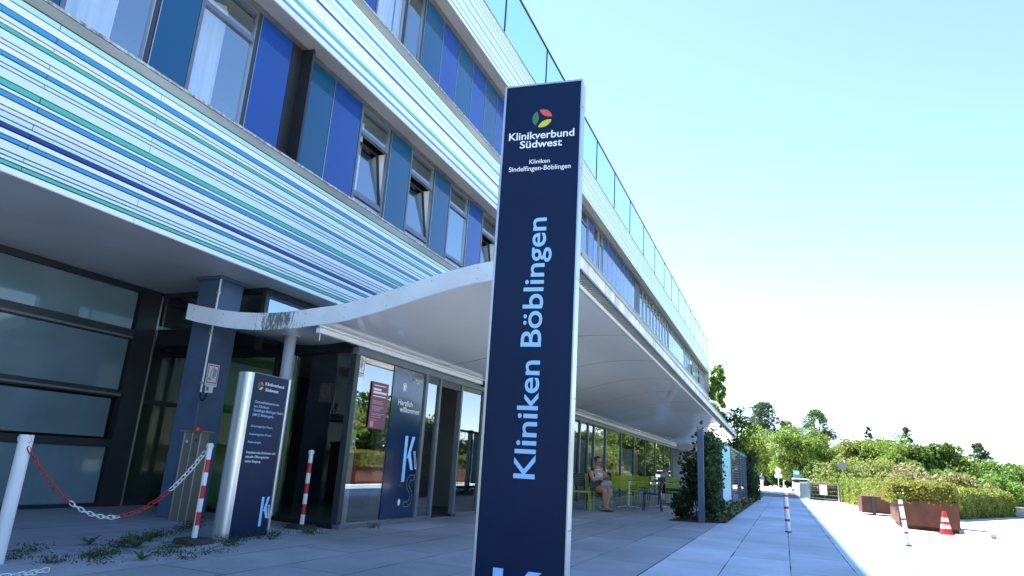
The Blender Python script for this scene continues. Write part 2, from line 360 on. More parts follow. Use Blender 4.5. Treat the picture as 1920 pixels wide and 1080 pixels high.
# trims, sills, soffits
mb=MB(); mb.box(X0,XE,YB-.015,YB+.12,5.083,5.2,M_trim); bpart(mb,'sill_trim')
mb=MB(); mb.box(X0,XE,YB-.03,YG-.02,5.203,5.235,M_sill); bpart(mb,'window_sill')
mb=MB(); mb.box(X0,XE,YB-.015,YB+.12,8.743,8.93,M_trim); bpart(mb,'sill_trim')
mb=MB(); mb.box(X0,XE,YB-.03,YG-.02,8.933,8.965,M_sill); bpart(mb,'window_sill')
mb=MB(); mb.box(X0,XE,YB-.02,YB+.4,12.623,12.66,M_trim); bpart(mb,'roof_edge_cap')
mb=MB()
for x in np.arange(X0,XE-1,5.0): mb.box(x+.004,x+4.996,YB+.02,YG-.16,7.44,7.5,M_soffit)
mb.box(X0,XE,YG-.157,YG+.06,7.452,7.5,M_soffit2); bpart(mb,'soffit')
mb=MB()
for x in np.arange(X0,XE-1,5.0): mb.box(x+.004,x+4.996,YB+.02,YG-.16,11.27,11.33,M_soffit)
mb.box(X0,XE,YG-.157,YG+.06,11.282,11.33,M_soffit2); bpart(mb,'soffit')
mb=MB()
for i,x in enumerate(np.arange(X0,XE-1,2.45)): mb.box(x+.004,min(x+2.446,XE),YB+.012,9.5,3.352,3.41,M_soffg)
bpart(mb,'soffit')
# mass of the building (floors, roof, end walls)
mb=MB()
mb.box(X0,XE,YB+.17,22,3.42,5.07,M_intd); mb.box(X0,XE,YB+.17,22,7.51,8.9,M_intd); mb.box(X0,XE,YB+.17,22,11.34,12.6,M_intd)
bpart(mb,'floor_slab')
mb=MB(); mb.box(XE,XE+.3,YB,22,0,12.66,M_wall); mb.box(X0-.3,X0,YB,22,0,12.66,M_wall); mb.box(X0,XE,22,22.3,0,12.66,M_wall); bpart(mb,'end_wall')
mb=MB(); mb.box(X0,XE,9.9,10.1,5.07,7.5,M_int); mb.box(X0,XE,9.9,10.1,8.9,11.33,M_int); bpart(mb,'interior_wall')

# coloured panels and windows -------------------------------------------------
def panel(x0,x1,z0,z1,m):
    mb=MB(); mb.box(x0+.008,x1-.008,YG-.03,YG+.02,z0,z1,m); mb.box(x0-.004,x0+.006,YG-.036,YG+.01,z0,z1,M_alu); mb.box(x0-.02,x1+.02,YG+.03,YG+.06,z0,z1,M_black)
    o=bpart(mb,'coloured_glass_panel'); return o
def curtain_mesh(x0,x1,z0,z1,Y,folds=9.0):
    mb=MB(); N=int((x1-x0)*70)+2; V=[]
    for i in range(N+1):
        x=x0+(x1-x0)*i/N; y=Y+.035*math.sin(x*folds*2.3+.9*math.sin(x*5))+.012*math.sin(x*61)
        V.append((x,y,z0)); V.append((x,y,z1))
    mb.raw(V,[(2*i,2*i+1,2*i+3,2*i+2) for i in range(N)],M_curt,True); return mb
def window(x0,x1,z0,z1,style='plain',curt=None):
    """style: plain (transom near the top), bars (transom and low bar), tilt (as bars with the sash tilted in), simple"""
    fw=.055; mb=MB(); y0,y1=YG-.035,YG+.05
    mb.box(x0,x0+fw,y0,y1,z0,z1,M_frameblue); mb.box(x1-fw,x1,y0,y1,z0,z1,M_dark)
    mb.box(x0+fw,x1-fw,y0,y1,z0,z0+.07,M_frameblue); mb.box(x0+fw,x1-fw,y0,y1,z1-.05,z1,M_frameblue)
    zt=z1-.52; zb=z0+.42
    if style!='simple': mb.box(x0+fw,x1-fw,y0+.004,y1,zt-.035,zt+.035,M_frameblue)
    if style in('bars','tilt'): mb.box(x0+fw,x1-fw,y0+.004,y1,zb-.04,zb+.04,M_frameblue)
    # edge bead catching the light, drain caps
    mb.box(x1-fw-.012,x1-fw,y0+.006,y1-.02,z0+.07,z1-.05,M_alu)
    for q in (.18,.82): mb.box(x0+(x1-x0)*q-.02,x0+(x1-x0)*q+.02,y0-.012,y0,z0+.012,z0+.028,M_black)
    w_=bpart(mb,'window')
    def pane(a,b,c,e,name='pane'):
        g=MB(); g.quad((a,YG+.01,c),(b,YG+.01,c),(b,YG+.01,e),(a,YG+.01,e),M_winglass); W(g.build(name,w_,fixn=False))
    a,b=x0+fw,x1-fw
    if style=='simple': pane(a,b,z0+.07,z1-.05)
    else:
        pane(a,b,zt+.035,z1-.05)
        if style=='plain': pane(a,b,z0+.07,zt-.035)
        else:
            pane(a,b,z0+.07,zb-.04)
            if style=='bars': pane(a,b,zb+.04,zt-.035)
            else:
                # bottom hung sash tilted into the room
                H=zt-zb-.08; th=R_(9); g=MB(); s=MB()
                T=Matrix.Translation((0,YG+.02,zb+.045))@Matrix.Rotation(-th,4,'X')
                s.obox(T,a+.01,a+.045,-.02,.03,0,H,M_grey); s.obox(T,b-.045,b-.01,-.02,.03,0,H,M_dark); s.obox(T,a+.045,b-.045,-.02,.03,0,.04,M_frameblue); s.obox(T,a+.045,b-.045,-.02,.03,H-.04,H,M_dark); s.raw([(b-.004,YG+.03,zb+.05),(b-.004,YG+.03,zt-.04),(b-.004,YG+.03+H*.156,zt-.04)],[(0,1,2)],M_white)
                W(s.build('sash',w_))
                P=[T@Vector(p) for p in ((a+.045,0,.04),(b-.045,0,.04),(b-.045,0,H-.04),(a+.045,0,H-.04))]
                g.raw(P,[(0,1,2,3)],M_winglass); W(g.build('pane',w_,fixn=False))
    if curt:
        c=curtain_mesh(x0+.05+(x1-x0-.1)*curt[0],x0+.05+(x1-x0-.1)*curt[1],z0+.06,z1-.1,YG+.3); W(c.build('curtain',w_,fixn=False))
    return w_
zl0,zl1=5.24,7.45
low=[(-8.9,-7.9,'T'),(-7.9,-6.9,'W'),(-6.9,-6.1,'B'),(-6.1,-5.1,'W'),(-5.1,-4.4,'T'),(-4.4,-3.4,'W'),(-3.4,-2.6,'B'),(-2.6,-1.7,'T'),(-1.7,-.65,'W'),(-.65,0.2,'B'),(.2,1.25,'W'),(1.25,2.0,'T'),(2.0,3.0,'W'),(3.0,3.74,'T'),
 (3.74,4.84,'C'),(4.86,5.42,'T'),(5.42,6.46,'D'),(6.48,7.19,'B'),(7.19,7.47,'P'),(7.47,8.32,'T'),(8.33,9.17,'B'),(9.18,10.23,'V'),(10.25,11.03,'T'),(11.04,12.1,'V'),(12.12,12.87,'T'),(12.88,13.92,'U'),(13.93,14.77,'B'),(14.78,15.85,'V'),(15.87,16.7,'T'),(16.72,17.8,'U')]
M_darkp=mat('dark_fin_paint',(0.014,0.015,0.02),0.5,noise=.2,nscale=4)
for a,b,k in low:
    if k=='T': panel(a,b,zl0,zl1,M_teal)
    elif k=='B': panel(a,b,zl0,zl1,M_blue)
    elif k=='P':
        mb=MB(); mb.box(a,b,YG-.03,YG+.05,zl0,zl1,M_darkp); mb.box(b-.05,b+.0,YG-.26,YG-.032,zl0,zl1,M_darkp); bpart(mb,'recessed_fin')
    elif k=='C': window(a,b,zl0,zl1,'simple',(0.0,.72))
    elif k=='D': window(a,b,zl0,zl1,'plain',(0,.72))
    elif k=='V': window(a,b,zl0,zl1,'tilt',(.1,.5))
    elif k=='U': window(a,b,zl0,zl1,'bars',(.05,.45))
    elif k=='W': window(a,b,zl0,zl1,'simple',(0,.5))
mb=MB(); mb.box(17.85,XE,YG-.02,YG+.02,zl0,zl1,M_teal); bpart(mb,'window_band')
zu0,zu1=8.97,11.28
up=[(-8.9,-6,'T'),(-6,-4.9,'W'),(-4.9,-2,'B'),(-2,-.9,'W'),(-.9,1.2,'T'),(1.2,2.3,'W'),(2.3,3.2,'T'),(3.2,4.1,'B'),(4.1,5.1,'W'),(5.1,5.95,'T'),(5.95,6.8,'B'),(6.8,7.8,'W'),(7.8,8.45,'T'),(8.45,9.17,'B'),(9.18,10.22,'X'),(10.26,10.98,'S'),(11.0,11.85,'T'),(11.86,12.68,'B'),(12.69,13.53,'T'),(13.54,14.38,'B'),(14.39,15.17,'T'),(15.18,16.02,'B'),(16.03,16.85,'T'),(16.86,17.9,'S'),(17.92,18.7,'B'),(18.72,19.7,'S'),(19.72,20.5,'T'),(20.52,21.5,'S'),(21.52,22.4,'B'),(22.42,23.2,'T'),(23.22,25.05,'S'),
(25.08,25.85,'B'),(25.86,26.85,'X'),(26.86,27.55,'S')]
x=27.58
for k in 'TBTTBTBT': up.append((x,x+.86,k)); x+=.87
up.append((34.6,35.9,'P'))
x=35.95
for i in range(9): up.append((x,x+1.12,'S' if i%2==0 else 'S')); x+=1.14
up.append((x,x+.3,'P')); x+=.32
for k in 'TBTBTBT': up.append((x,x+.86,k)); x+=.87
i=0
while x<XE-1.2: up.append((x,x+1.12,'S' if i%5 else 'T')); x+=1.14; i+=1
for a,b,k in up:
    if k=='T': panel(a,b,zu0,zu1,M_teal)
    elif k=='B': panel(a,b,zu0,zu1,M_blue)
    elif k=='P':
        mb=MB(); mb.box(a,b,YG-.03,YG+.05,zu0,zu1,M_darkp); bpart(mb,'dark_wall_panel')
    elif k=='X': window(a,b,zu0,zu1,'simple',(0,1))
    elif k=='S': window(a,b,zu0,zu1,'simple' if a<20 else 'plain',(0,.4) if a<11 else None)
    elif k=='W': window(a,b,zu0,zu1,'simple',(0,.5))
mb=MB()
rx=list(np.arange(-6.6,17,3.5)[:-1])+[14.46,17.98,21.4,24.59,27.86,31.3,34.99,38.57,42.02,45.31,48.74,52.23,55.51,58.67,61.94,65.3,68.6]
rx=sorted(set([round(float(v),2) for v in list(np.arange(-6.6,13,3.51))+[14.46,17.98,21.4,24.59,27.86,31.3,34.99,38.57,42.02,45.31,48.74,52.23,55.51,58.67,61.94,65.3,68.6]]))
mb=MB(); mb.box(X0,XE,YB-.0,YB+.05,14.53,14.58,M_dark); RAIL=bpart(mb,'glass_railing')
for a,b in zip(rx[:-1],rx[1:]):
    p=MB(); p.box(a-.02,a+.02,YB+.005,YB+.045,12.66,14.53,M_dark); W(p.build('railing_post',RAIL))
    g=MB(); g.quad((a+.03,YB+.025,12.68),(b-.03,YB+.025,12.68),(b-.03,YB+.025,14.52),(a+.03,YB+.025,14.52),M_rail); W(g.build('pane',RAIL,fixn=False))
p=MB(); p.box(rx[-1]-.02,rx[-1]+.02,YB+.005,YB+.045,12.66,14.53,M_dark); W(p.build('railing_post',RAIL))

# ground floor, recessed left wall (frosted panels) ---------------------------
YL=9.45
mb=MB()
mb.box(X0,7.15,YL-.06,YL+.06,3.26,3.35,M_dark); mb.box(X0,7.15,YL-.05,YL+.05,2.50,2.66,M_dark); mb.box(X0,7.15,YL-.05,YL+.05,1.60,1.71,M_dark); mb.box(X0,7.15,YL-.05,YL+.05,.86,.965,M_dark); mb.box(X0,7.15,YL-.05,YL+.05,0,.05,M_dark)
mb.box(7.152,7.5,YL-.07,YL+.06,0,3.35,M_dark)
for x in (-6.4,-3.7,-1.0,1.7,4.4): mb.box(x-.06,x+.06,YL-.055,YL+.06,.051,3.255,M_dark)
mb.box(X0,7.12,YL-.085,YL-.052,2.515,2.545,M_grey); mb.box(X0,7.12,YL-.085,YL-.052,1.62,1.65,M_grey)
bpart(mb,'ground_floor_frame')
xs=[X0,-6.4,-3.7,-1.0,1.7,4.4,7.15]
for (a0,b0) in zip(xs[:-1],xs[1:]):
    for (za,zb) in ((2.66,3.26),(1.71,2.50),(.965,1.60),(.05,.86)):
        g=MB(); e=.0 if za!=.965 else .05
        g.box(a0+.06+e,b0-.04-e*1.5,YL-.01,YL+.02,za+.005+e*.6,zb-.005-e*.6,M_frost)
        bpart(g,'frosted_pane')
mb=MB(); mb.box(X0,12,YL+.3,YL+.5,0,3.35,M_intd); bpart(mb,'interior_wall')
# dark glazed return between the pier and the lobby
mb=MB(); mb.box(7.5,7.53,YL-.075,YL-.03,0,3.3,M_alu); mb.box(7.53,8.7,YL-.05,YL+.05,3.2,3.35,M_dark); mb.box(7.53,8.7,YL-.05,YL+.05,0,.1,M_dark); mb.box(7.53,8.7,YL-.05,YL+.05,1.55,1.62,M_dark)
mb.box(8.5,8.7,YL-.05,YL+.05,.1,3.2,M_dark); bpart(mb,'ground_floor_frame')
g=MB(); g.quad((7.53,YL,.1),(8.5,YL,.1),(8.5,YL,3.2),(7.53,YL,3.2),M_shopd); W(g.build('pane',B,fixn=False))

# upper lobby corner above the canopy
mb=MB(); cx,cy=7.56,7.24
mb.box(cx-.04,cx+.04,cy-.04,cy+.04,2.4,3.35,M_dark); mb.box(cx-.04,cx+.04,cy+.04,YL-.1,3.27,3.35,M_dark); mb.box(cx+.04,37.5,cy-.04,cy+.04,3.27,3.35,M_dark)
mb.box(cx-.04,cx+.04,cy+.04,YL-.1,2.46,2.74,M_black); mb.box(cx+.04,37.5,cy-.04,cy+.04,2.5,2.66,M_black)
mb.box(cx-.045,cx-.02,7.78,7.82,2.4,3.27,M_alu)
for x in np.arange(10,37,2.4): mb.box(x-.03,x+.03,cy-.035,cy+.035,2.66,3.27,M_dark)
bpart(mb,'clerestory_frame')
g=MB(); g.quad((cx+.04,cy,2.66),(37.5,cy,2.66),(37.5,cy,3.27),(cx+.04,cy,3.27),M_winglass); g.quad((cx,cy+.04,2.74),(cx,YL-.1,2.74),(cx,YL-.1,3.27),(cx,cy+.04,3.27),M_shopd); W(g.build('clerestory_pane',B,fixn=False))
mb=MB(); mb.box(9.5,37.5,8.6,8.7,2.5,3.35,M_int); bpart(mb,'interior_wall')

# lobby: front wall at y=5.48, slanted side wall, interior
YS=5.48
mull=[(7.6,.05),(9.6,.04),(10.09,.03),(10.93,.03),(11.95,.05),(14.2,.035),(16.5,.035),(18.81,.05),(19.7,.03),(20.4,.03),(21.91,.05),(24.2,.035),(26.5,.03),(28.9,.03),(31.3,.03),(33.7,.03),(36.1,.04)]
mb=MB()
mb.box(7.58,37.4,YS-.04,YS+.06,2.32,2.42,M_grey); mb.box(7.58,10.07,YS-.06,YS+.05,0,.06,M_grey); mb.box(11.0,37.4,YS-.05,YS+.05,0,.06,M_grey)
for x,hw in mull: mb.box(x-hw,x+hw,YS-.035,YS+.055,.06,2.32,M_dark if x<8 else M_grey)
mb.box(9.66,10.9,YS-.02,YS+.05,2.2,2.32,M_dark)
bpart(mb,'shopfront_frame')
xs=[7.65]+[m[0] for m in mull[1:]]
for i,(a,b) in enumerate(zip(xs[:-1],xs[1:])):
    if abs(a-10.09)<.01: continue
    g=MB(); g.quad((a+.03,YS,.06),(b-.03,YS,.06),(b-.03,YS,2.32),(a+.03,YS,2.32),M_shop); o=W(g.build('shopfront_pane',B,fixn=False))
# navy film panel with the welcome lettering
g=MB(); g.box(8.6,9.52,YS-.012,YS-.004,.07,2.31,M_navyp); film=bpart(g,'navy_window_film'); film['label']='navy film with white and blue lettering on the entrance glass'
FS=framemat((7.5,YS-.012),(12,YS-.012))
text('Herzlich',FS,1.287,1.745,.085,.43,M_wtext,film,bold=.012); text('willkommen',FS,1.35,1.645,.085,.6,M_wtext,film,bold=.012)
g=MB()
def fpoly(mbx,FM,P,m,out=.003): mbx.raw([FM@Vector((a,b,out)) for a,b in P],[tuple(range(len(P)))],m)
def bigK(mbx,FM,u,v,h,m,s=1.0,out=.003):
    t=.085*h/.68*s
    fpoly(mbx,FM,[(u,v),(u+t,v),(u+t,v+h),(u,v+h)],m,out)
    y0=v+h*.52
    fpoly(mbx,FM,[(u+t*1.05,y0-.02*h),(u+t*1.05,y0+.19*h),(u+.46*h,v+h),(u+.29*h,v+h)][:0] or [(u+t*1.1,y0-.03*h),(u+t*2.2,y0+.06*h),(u+.44*h,v+h),(u+.31*h,v+h)],m,out)
    fpoly(mbx,FM,[(u+t*1.55,y0+.02*h),(u+t*2.4,y0+.12*h),(u+.46*h,v+.26*h),(u+.34*h,v+.26*h)],m,out+.0006)
bigK(g,FS,1.6,.6,.69,M_lblue)
W(g.build('monogram_letter',film))
def outline(mbx,FM,P,wd,m,out=.003,closed=True):
    n=len(P); 
    for i in range(n if closed else n-1):
        a=Vector(P[i]); b=Vector(P[(i+1)%n]); d_=(b-a).normalized(); q=Vector((-d_.y,d_.x))*wd/2; a=a-d_*wd/2; b=b+d_*wd/2
        fpoly(mbx,FM,[a-q,b-q,b+q,a+q],m,out+i*.0001)
g=MB(); outline(g,FS,[(1.9,1.06),(1.94,1.06),(2.01,.86),(2.01,.8),(1.985,.8)],.012,M_wtext); 
Sp=[(1.99,.70),(1.86,.70),(1.80,.66),(1.77,.58),(1.79,.50),(1.86,.45),(1.90,.40),(1.88,.33),(1.83,.30),(1.73,.30),(1.73,.23),(1.86,.23),(1.94,.27),(1.97,.36),(1.94,.45),(1.86,.52),(1.84,.57),(1.87,.62),(1.99,.63)]
outline(g,FS,Sp,.01,MT['leaves_olive'] if 0 else mat('olive_lettering',(.2,.24,.1),.5))
fpoly(g,FS,[(1.59+.035*math.cos(a),.30+.05*math.sin(a)) for a in np.linspace(0,6.28,17)[:-1]],M_wtext); W(g.build('monogram_outline',film))
g=MB(); fpoly(g,FS,[(1.43+.065*math.cos(a),2.03+.065*math.sin(a)) for a in np.linspace(0,6.28,25)[:-1]],M_wtext)
fpoly(g,FS,[(1.43+.05*math.cos(a),2.03+.05*math.sin(a)) for a in np.linspace(0,6.28,25)[:-1]],mat('emblem_mauve',(.32,.12,.25),.5),.004)
fpoly(g,FS,[(1.41,1.99),(1.45,1.99),(1.46,2.05),(1.43,2.075),(1.40,2.05)],M_wtext,.005); W(g.build('round_emblem',film))
emblem(FS,1.69,2.17,.035,film); text('Klinikverbund',FS,1.74,2.172,.028,.2,M_wtext,film,bold=.012); text('Südwest',FS,1.745,2.128,.028,.13,M_wtext,film,bold=.012)
# slanted side wall of the lobby
SA,SB_=(7.6,5.53),(7.98,7.22)
FM=framemat(SB_,SA); Ls=math.dist(SA,SB_)
mb=MB()
def fbox(mbx,FM,u0,u1,v0,v1,o0,o1,m):
    V=[FM@Vector(p) for p in [(u0,v0,o0),(u1,v0,o0),(u1,v1,o0),(u0,v1,o0),(u0,v0,o1),(u1,v0,o1),(u1,v1,o1),(u0,v1,o1)]]
    mbx.raw(V,[(0,3,2,1),(4,5,6,7),(0,1,5,4),(1,2,6,5),(2,3,7,6),(3,0,4,7)],m)
fbox(mb,FM,0,Ls,2.36,2.62,-.05,.05,M_black); fbox(mb,FM,0,Ls,0,.05,-.05,.05,M_black)
ml=Ls-math.dist((7.6,5.53),(7.9,6.83)); fbox(mb,FM,ml-.03,ml+.03,.05,2.36,-.05,.04,M_black); fbox(mb,FM,ml+.031,ml+.042,.05,2.36,.0,.046,M_alu)
fbox(mb,FM,0,.06,.05,2.36,-.05,.04,M_black)
mb.box(7.93,8.03,7.22,YL-.06,2.36,2.62,M_black); mb.box(7.93,8.03,7.22,YL-.06,0,.05,M_black); mb.box(7.94,8.02,8.3,8.36,.05,2.36,M_black)
bpart(mb,'shopfront_frame')
g=MB(); P=[FM@Vector(p) for p in ((.06,.05,0),(Ls,.05,0),(Ls,2.36,0),(.06,2.36,0))]; g.raw(P,[(0,1,2,3)],M_shopd); g.quad((7.98,7.24,.05),(7.98,9.39,.05),(7.98,9.39,2.36),(7.98,7.24,2.36),M_shopd); W(g.build('shopfront_pane',B,fixn=False))
# interior of the ground floor
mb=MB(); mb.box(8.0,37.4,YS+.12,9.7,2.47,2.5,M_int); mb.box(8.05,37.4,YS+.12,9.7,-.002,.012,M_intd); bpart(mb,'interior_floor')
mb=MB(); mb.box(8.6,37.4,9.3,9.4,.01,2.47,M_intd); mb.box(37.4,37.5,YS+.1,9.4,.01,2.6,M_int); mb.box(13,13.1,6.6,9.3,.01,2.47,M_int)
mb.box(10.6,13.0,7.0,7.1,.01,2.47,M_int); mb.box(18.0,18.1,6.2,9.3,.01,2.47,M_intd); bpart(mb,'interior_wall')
mb=MB(); mb.box(8.75,8.82,7.5,9.3,.01,2.47,M_green); mb.box(8.82,9.9,9.2,9.28,.01,2.47,M_green); o=bpart(mb,'interior_wall'); o['label']='bright green interior wall'
mb=MB()
mb.box(21.6,26.4,6.5,6.56,.25,1.95,M_white); mb.box(28.2,32.4,6.5,6.56,.25,1.95,M_white); bpart(mb,'partition_screen')
mb=MB(); mb.box(11.2,11.6,6.99,6.975,1.5,1.95,M_dark); mb.box(11.23,11.57,6.974,6.97,1.53,1.92,M_wall); bpart(mb,'picture_frame')
# lamp strip over the shopfront
mb=MB(); mb.box(6.62,37.4,YS-.11,YS-.045,2.425,2.49,M_white); mb.tube([(6.62,YS-.08,2.52),(37.4,YS-.08,2.52)],.018,M_white,8); mb.tube([(6.66,YS-.08,2.43),(6.66,YS-.08,2.33)],.006,M_white,6); bpart(mb,'awning_rail')
# columns
mb=MB(); mb.box(6.85,7.3,7.45,7.86,0,3.35,M_col); mb.box(6.80,7.35,7.40,7.9,3.30,3.352,M_col); o=bpart(mb,'column'); bevel(o,.015); o['label']='square blue grey column at the canopy tip'
mb=MB(); mb.tube([(7.05,6.2,0),(7.05,6.2,2.49)],.075,M_roundcol,24); mb.tube([(7.05,6.2,2.47),(7.05,6.2,2.485)],.12,M_roundcol,24); mb.tube([(7.75,5.82,0.0),(7.75,5.82,2.36)],.0,M_roundcol,4); o=bpart(mb,'column'); o['label']='slim round steel column under the dip of the canopy'
mb=MB(); mb.tube([(8.1,5.75,.02),(8.1,5.75,2.45)],.055,M_pole,16); o=bpart(mb,'column'); o['label']='slim pale column behind the corner glass'
# conduit with cable loop
mb=MB(); mb.tube([(6.83,7.43,1.67),(6.83,7.43,3.34)],.014,M_pole,8)
for z in (1.8,2.5,3.1): mb.box(6.815,6.85,7.415,7.46,z-.015,z+.015,M_alu)
mb.tube([(6.83,7.43,1.67),(6.83,7.425,1.6),(6.83,7.40,1.56),(6.83,7.36,1.56),(6.83,7.33,1.6),(6.83,7.32,1.66)],.011,M_black,8); mb.box(6.8,6.85,7.24,7.33,1.66,1.77,M_pole); mb.box(6.795,6.8,7.27,7.3,1.69,1.74,M_grey); bpart(mb,'cable_conduit')

# canopy: a wave in front, ruled back along the facade -------------------------
prof=[(7.69,2.67),(7.45,2.618),(7.18,2.57),(6.95,2.535),(6.69,2.505),(6.42,2.487),(6.14,2.48),(5.9,2.487),(5.71,2.498),(5.48,2.52),(5.2,2.54),(4.95,2.575),(4.59,2.65),(4.3,2.72),(4.01,2.8),(3.75,2.865),(3.51,2.92),(3.25,2.968),(3.0,3.0),(2.7,3.015),(2.3,3.01),(2.12,3.005)]
YE=2.12
def cprof(X,off=0,ymax=9):
    e=(X-6.6)*0.0095
    out=[]
    for y,z in prof:
        k=max(0,min(1,(5.4-y)/3.3)); out.append((X,min(y+e*k,ymax),z+off))
    return out
M_can=mat('canopy_underside_gloss',(0.9,0.88,0.85),0.12,noise=.05,nscale=.6,bump=.3,bscale=1.6,stretch=(.35,2.2,1),coat=.5)
M_fas=mat('canopy_fascia_paint',(0.82,0.86,0.9),0.45,noise=.06,nscale=3)
def grime(m,yc,sx):
    t=m.node_tree; p=t.nodes['Principled BSDF']; L=t.links.new
    geo=t.nodes.new('ShaderNodeNewGeometry'); sep=t.nodes.new('ShaderNodeSeparateXYZ'); L(geo.outputs['Position'],sep.inputs[0])
    nz=t.nodes.new('ShaderNodeTexNoise'); nz.inputs['Scale'].default_value=22; nz.inputs['Detail'].default_value=6; nz.inputs['Roughness'].default_value=.75
    mp=t.nodes.new('ShaderNodeMapping'); mp.inputs['Scale'].default_value=(1,1.6,.5); L(geo.outputs['Position'],mp.inputs[0]); L(mp.outputs[0],nz.inputs[0])
    a=t.nodes.new('ShaderNodeMath'); a.operation='SUBTRACT'; L(sep.outputs[1],a.inputs[0]); a.inputs[1].default_value=yc
    b=t.nodes.new('ShaderNodeMath'); b.operation='MULTIPLY'; L(a.outputs[0],b.inputs[0]); L(a.outputs[0],b.inputs[1])
    c=t.nodes.new('ShaderNodeMath'); c.operation='MULTIPLY'; L(b.outputs[0],c.inputs[0]); c.inputs[1].default_value=-sx
    e=t.nodes.new('ShaderNodeMath'); e.operation='EXPONENT'; L(c.outputs[0],e.inputs[0])
    s=t.nodes.new('ShaderNodeMath'); s.operation='MULTIPLY_ADD'; L(e.outputs[0],s.inputs[0]); s.inputs[1].default_value=.27; L(nz.outputs[0],s.inputs[2])
    r=t.nodes.new('ShaderNodeMapRange'); r.inputs[1].default_value=.62; r.inputs[2].default_value=.76; r.inputs[4].default_value=.85; L(s.outputs[0],r.inputs[0])
    mx=t.nodes.new('ShaderNodeMix'); mx.data_type='RGBA'; L(r.outputs[0],mx.inputs[0]); src=p.inputs['Base Color'].links[0].from_socket
    L(src,mx.inputs[6]); mx.inputs[7].default_value=(.045,.045,.04,1); L(mx.outputs[2],p.inputs['Base Color'])
grime(M_fas,6.05,9)
M_fas2=mat('streaked_fascia_paint',(0.8,0.82,0.86),0.5,noise=0,col2=(.3,.3,.29),nscale=7,stretch=(1.4,1,.12))
XF=37.5
cn=MB()
def strip(A,Bp,m,sm=True):
    V=A+Bp; n_=len(A); cn.raw(V,[(i,i+1,n_+i+1,n_+i) for i in range(n_-1)],m,sm)
segs=[6.6,7.5]+list(np.arange(9.95,37.5,2.45))+[XF]
for i,(a,b) in enumerate(zip(segs[:-1],segs[1:])):
    ym=9 if b<7.6 else 7.2
    strip(cprof(a+(.0 if i<2 else .01),0,ym),cprof(b-(.016 if i>0 and b<XF else 0),0,ym),M_can)
strip(cprof(6.6,.006,7.2),cprof(XF,.006,7.2),M_black)
TH=.205
strip(cprof(6.6,TH,9),cprof(7.5,TH,9),M_trim); strip(cprof(7.5,TH,7.2),cprof(XF,TH,7.2),M_trim)
cn.quad(cprof(7.5)[0],cprof(7.5,TH)[0],cprof(6.6,TH)[0],cprof(6.6)[0],M_fas)
cn.quad((7.5,7.2,2.573),(7.5,7.69,2.67),(7.5,7.69,2.67+TH),(7.5,7.2,2.573+TH),M_fas)
CAN=bpart(cn,'entrance_canopy'); CAN['label']='wave shaped white canopy over the entrance and cafe terrace'
fm=MB(); A=[(6.597-.02,y,z) for _,y,z in cprof(6.6,-.012)]; A2=[(6.577,y,z) for _,y,z in cprof(6.6,TH+.012)]
n_=len(A); fm.raw(A+A2,[(i,i+1,n_+i+1,n_+i) for i in range(n_-1)],M_fas,False)
Bq=[(6.6,y,z) for _,y,z in A]; B2=[(6.6,y,z) for _,y,z in A2]
fm.raw(A+Bq,[(i,i+1,n_+i+1,n_+i) for i in range(n_-1)],M_fas); fm.raw(A2+B2,[(i,i+1,n_+i+1,n_+i) for i in range(n_-1)],M_fas); fm.raw([A[0],A2[0],B2[0],Bq[0]],[(0,1,2,3)],M_fas)
for y in (7.55,7.0,6.3,5.6,5.0,4.4,3.8,3.2,2.6):
    zz_=np.interp(y,[p[0] for p in prof[::-1]],[p[1] for p in prof[::-1]])
    for dz in (.035,.16):
        fm.tube([(6.573,y,zz_+dz),(6.578,y,zz_+dz)],.0055,M_dark,6)
W(fm.build('fascia',CAN))
em=MB(); e0=cprof(6.6)[-1]; e1=cprof(XF)[-1]
def ext(y_off0,y_off1,z0,z1,m):
    V=[(6.58,e0[1]+y_off0,z0),(XF,e1[1]+y_off0,z0),(XF,e1[1]+y_off1,z0),(6.58,e0[1]+y_off1,z0),(6.58,e0[1]+y_off0,z1),(XF,e1[1]+y_off0,z1),(XF,e1[1]+y_off1,z1),(6.58,e0[1]+y_off1,z1)]
    em.raw(V,[(0,3,2,1),(4,5,6,7),(0,1,5,4),(1,2,6,5),(2,3,7,6),(3,0,4,7)],m)
ext(-.035,-.155,3.06,3.24,M_fas2); ext(-.16,-.175,3.215,3.25,M_trim); ext(-.16,-.172,3.03,3.06,M_dark); ext(0,-.012,2.995,3.05,M_white)
W(em.build('eave_fascia',CAN))
gr=MB()
for x in np.arange(6.65,XF,.09):
    y=e0[1]+(x-6.6)/(XF-6.6)*(e1[1]-e0[1]); gr.box(x,x+.045,y-.15,y-.012,3.035,3.055,M_trim)
W(gr.build('eave_grille',CAN))
tag(W((lambda m_:(m_.tube([(11.7,YS-.1,2.5),(11.7,YS-.1,2.46)],.075,M_dark,16),m_.tube([(11.7,YS-.1,2.46),(11.7,YS-.1,2.43),(11.7,YS-.1,2.40),(11.7,YS-.1,2.38)],[.07,.066,.045,.012],M_black,16),m_)[-1])(MB()).build('security_camera')),'small black dome camera on the canopy edge above the sliding door','camera')

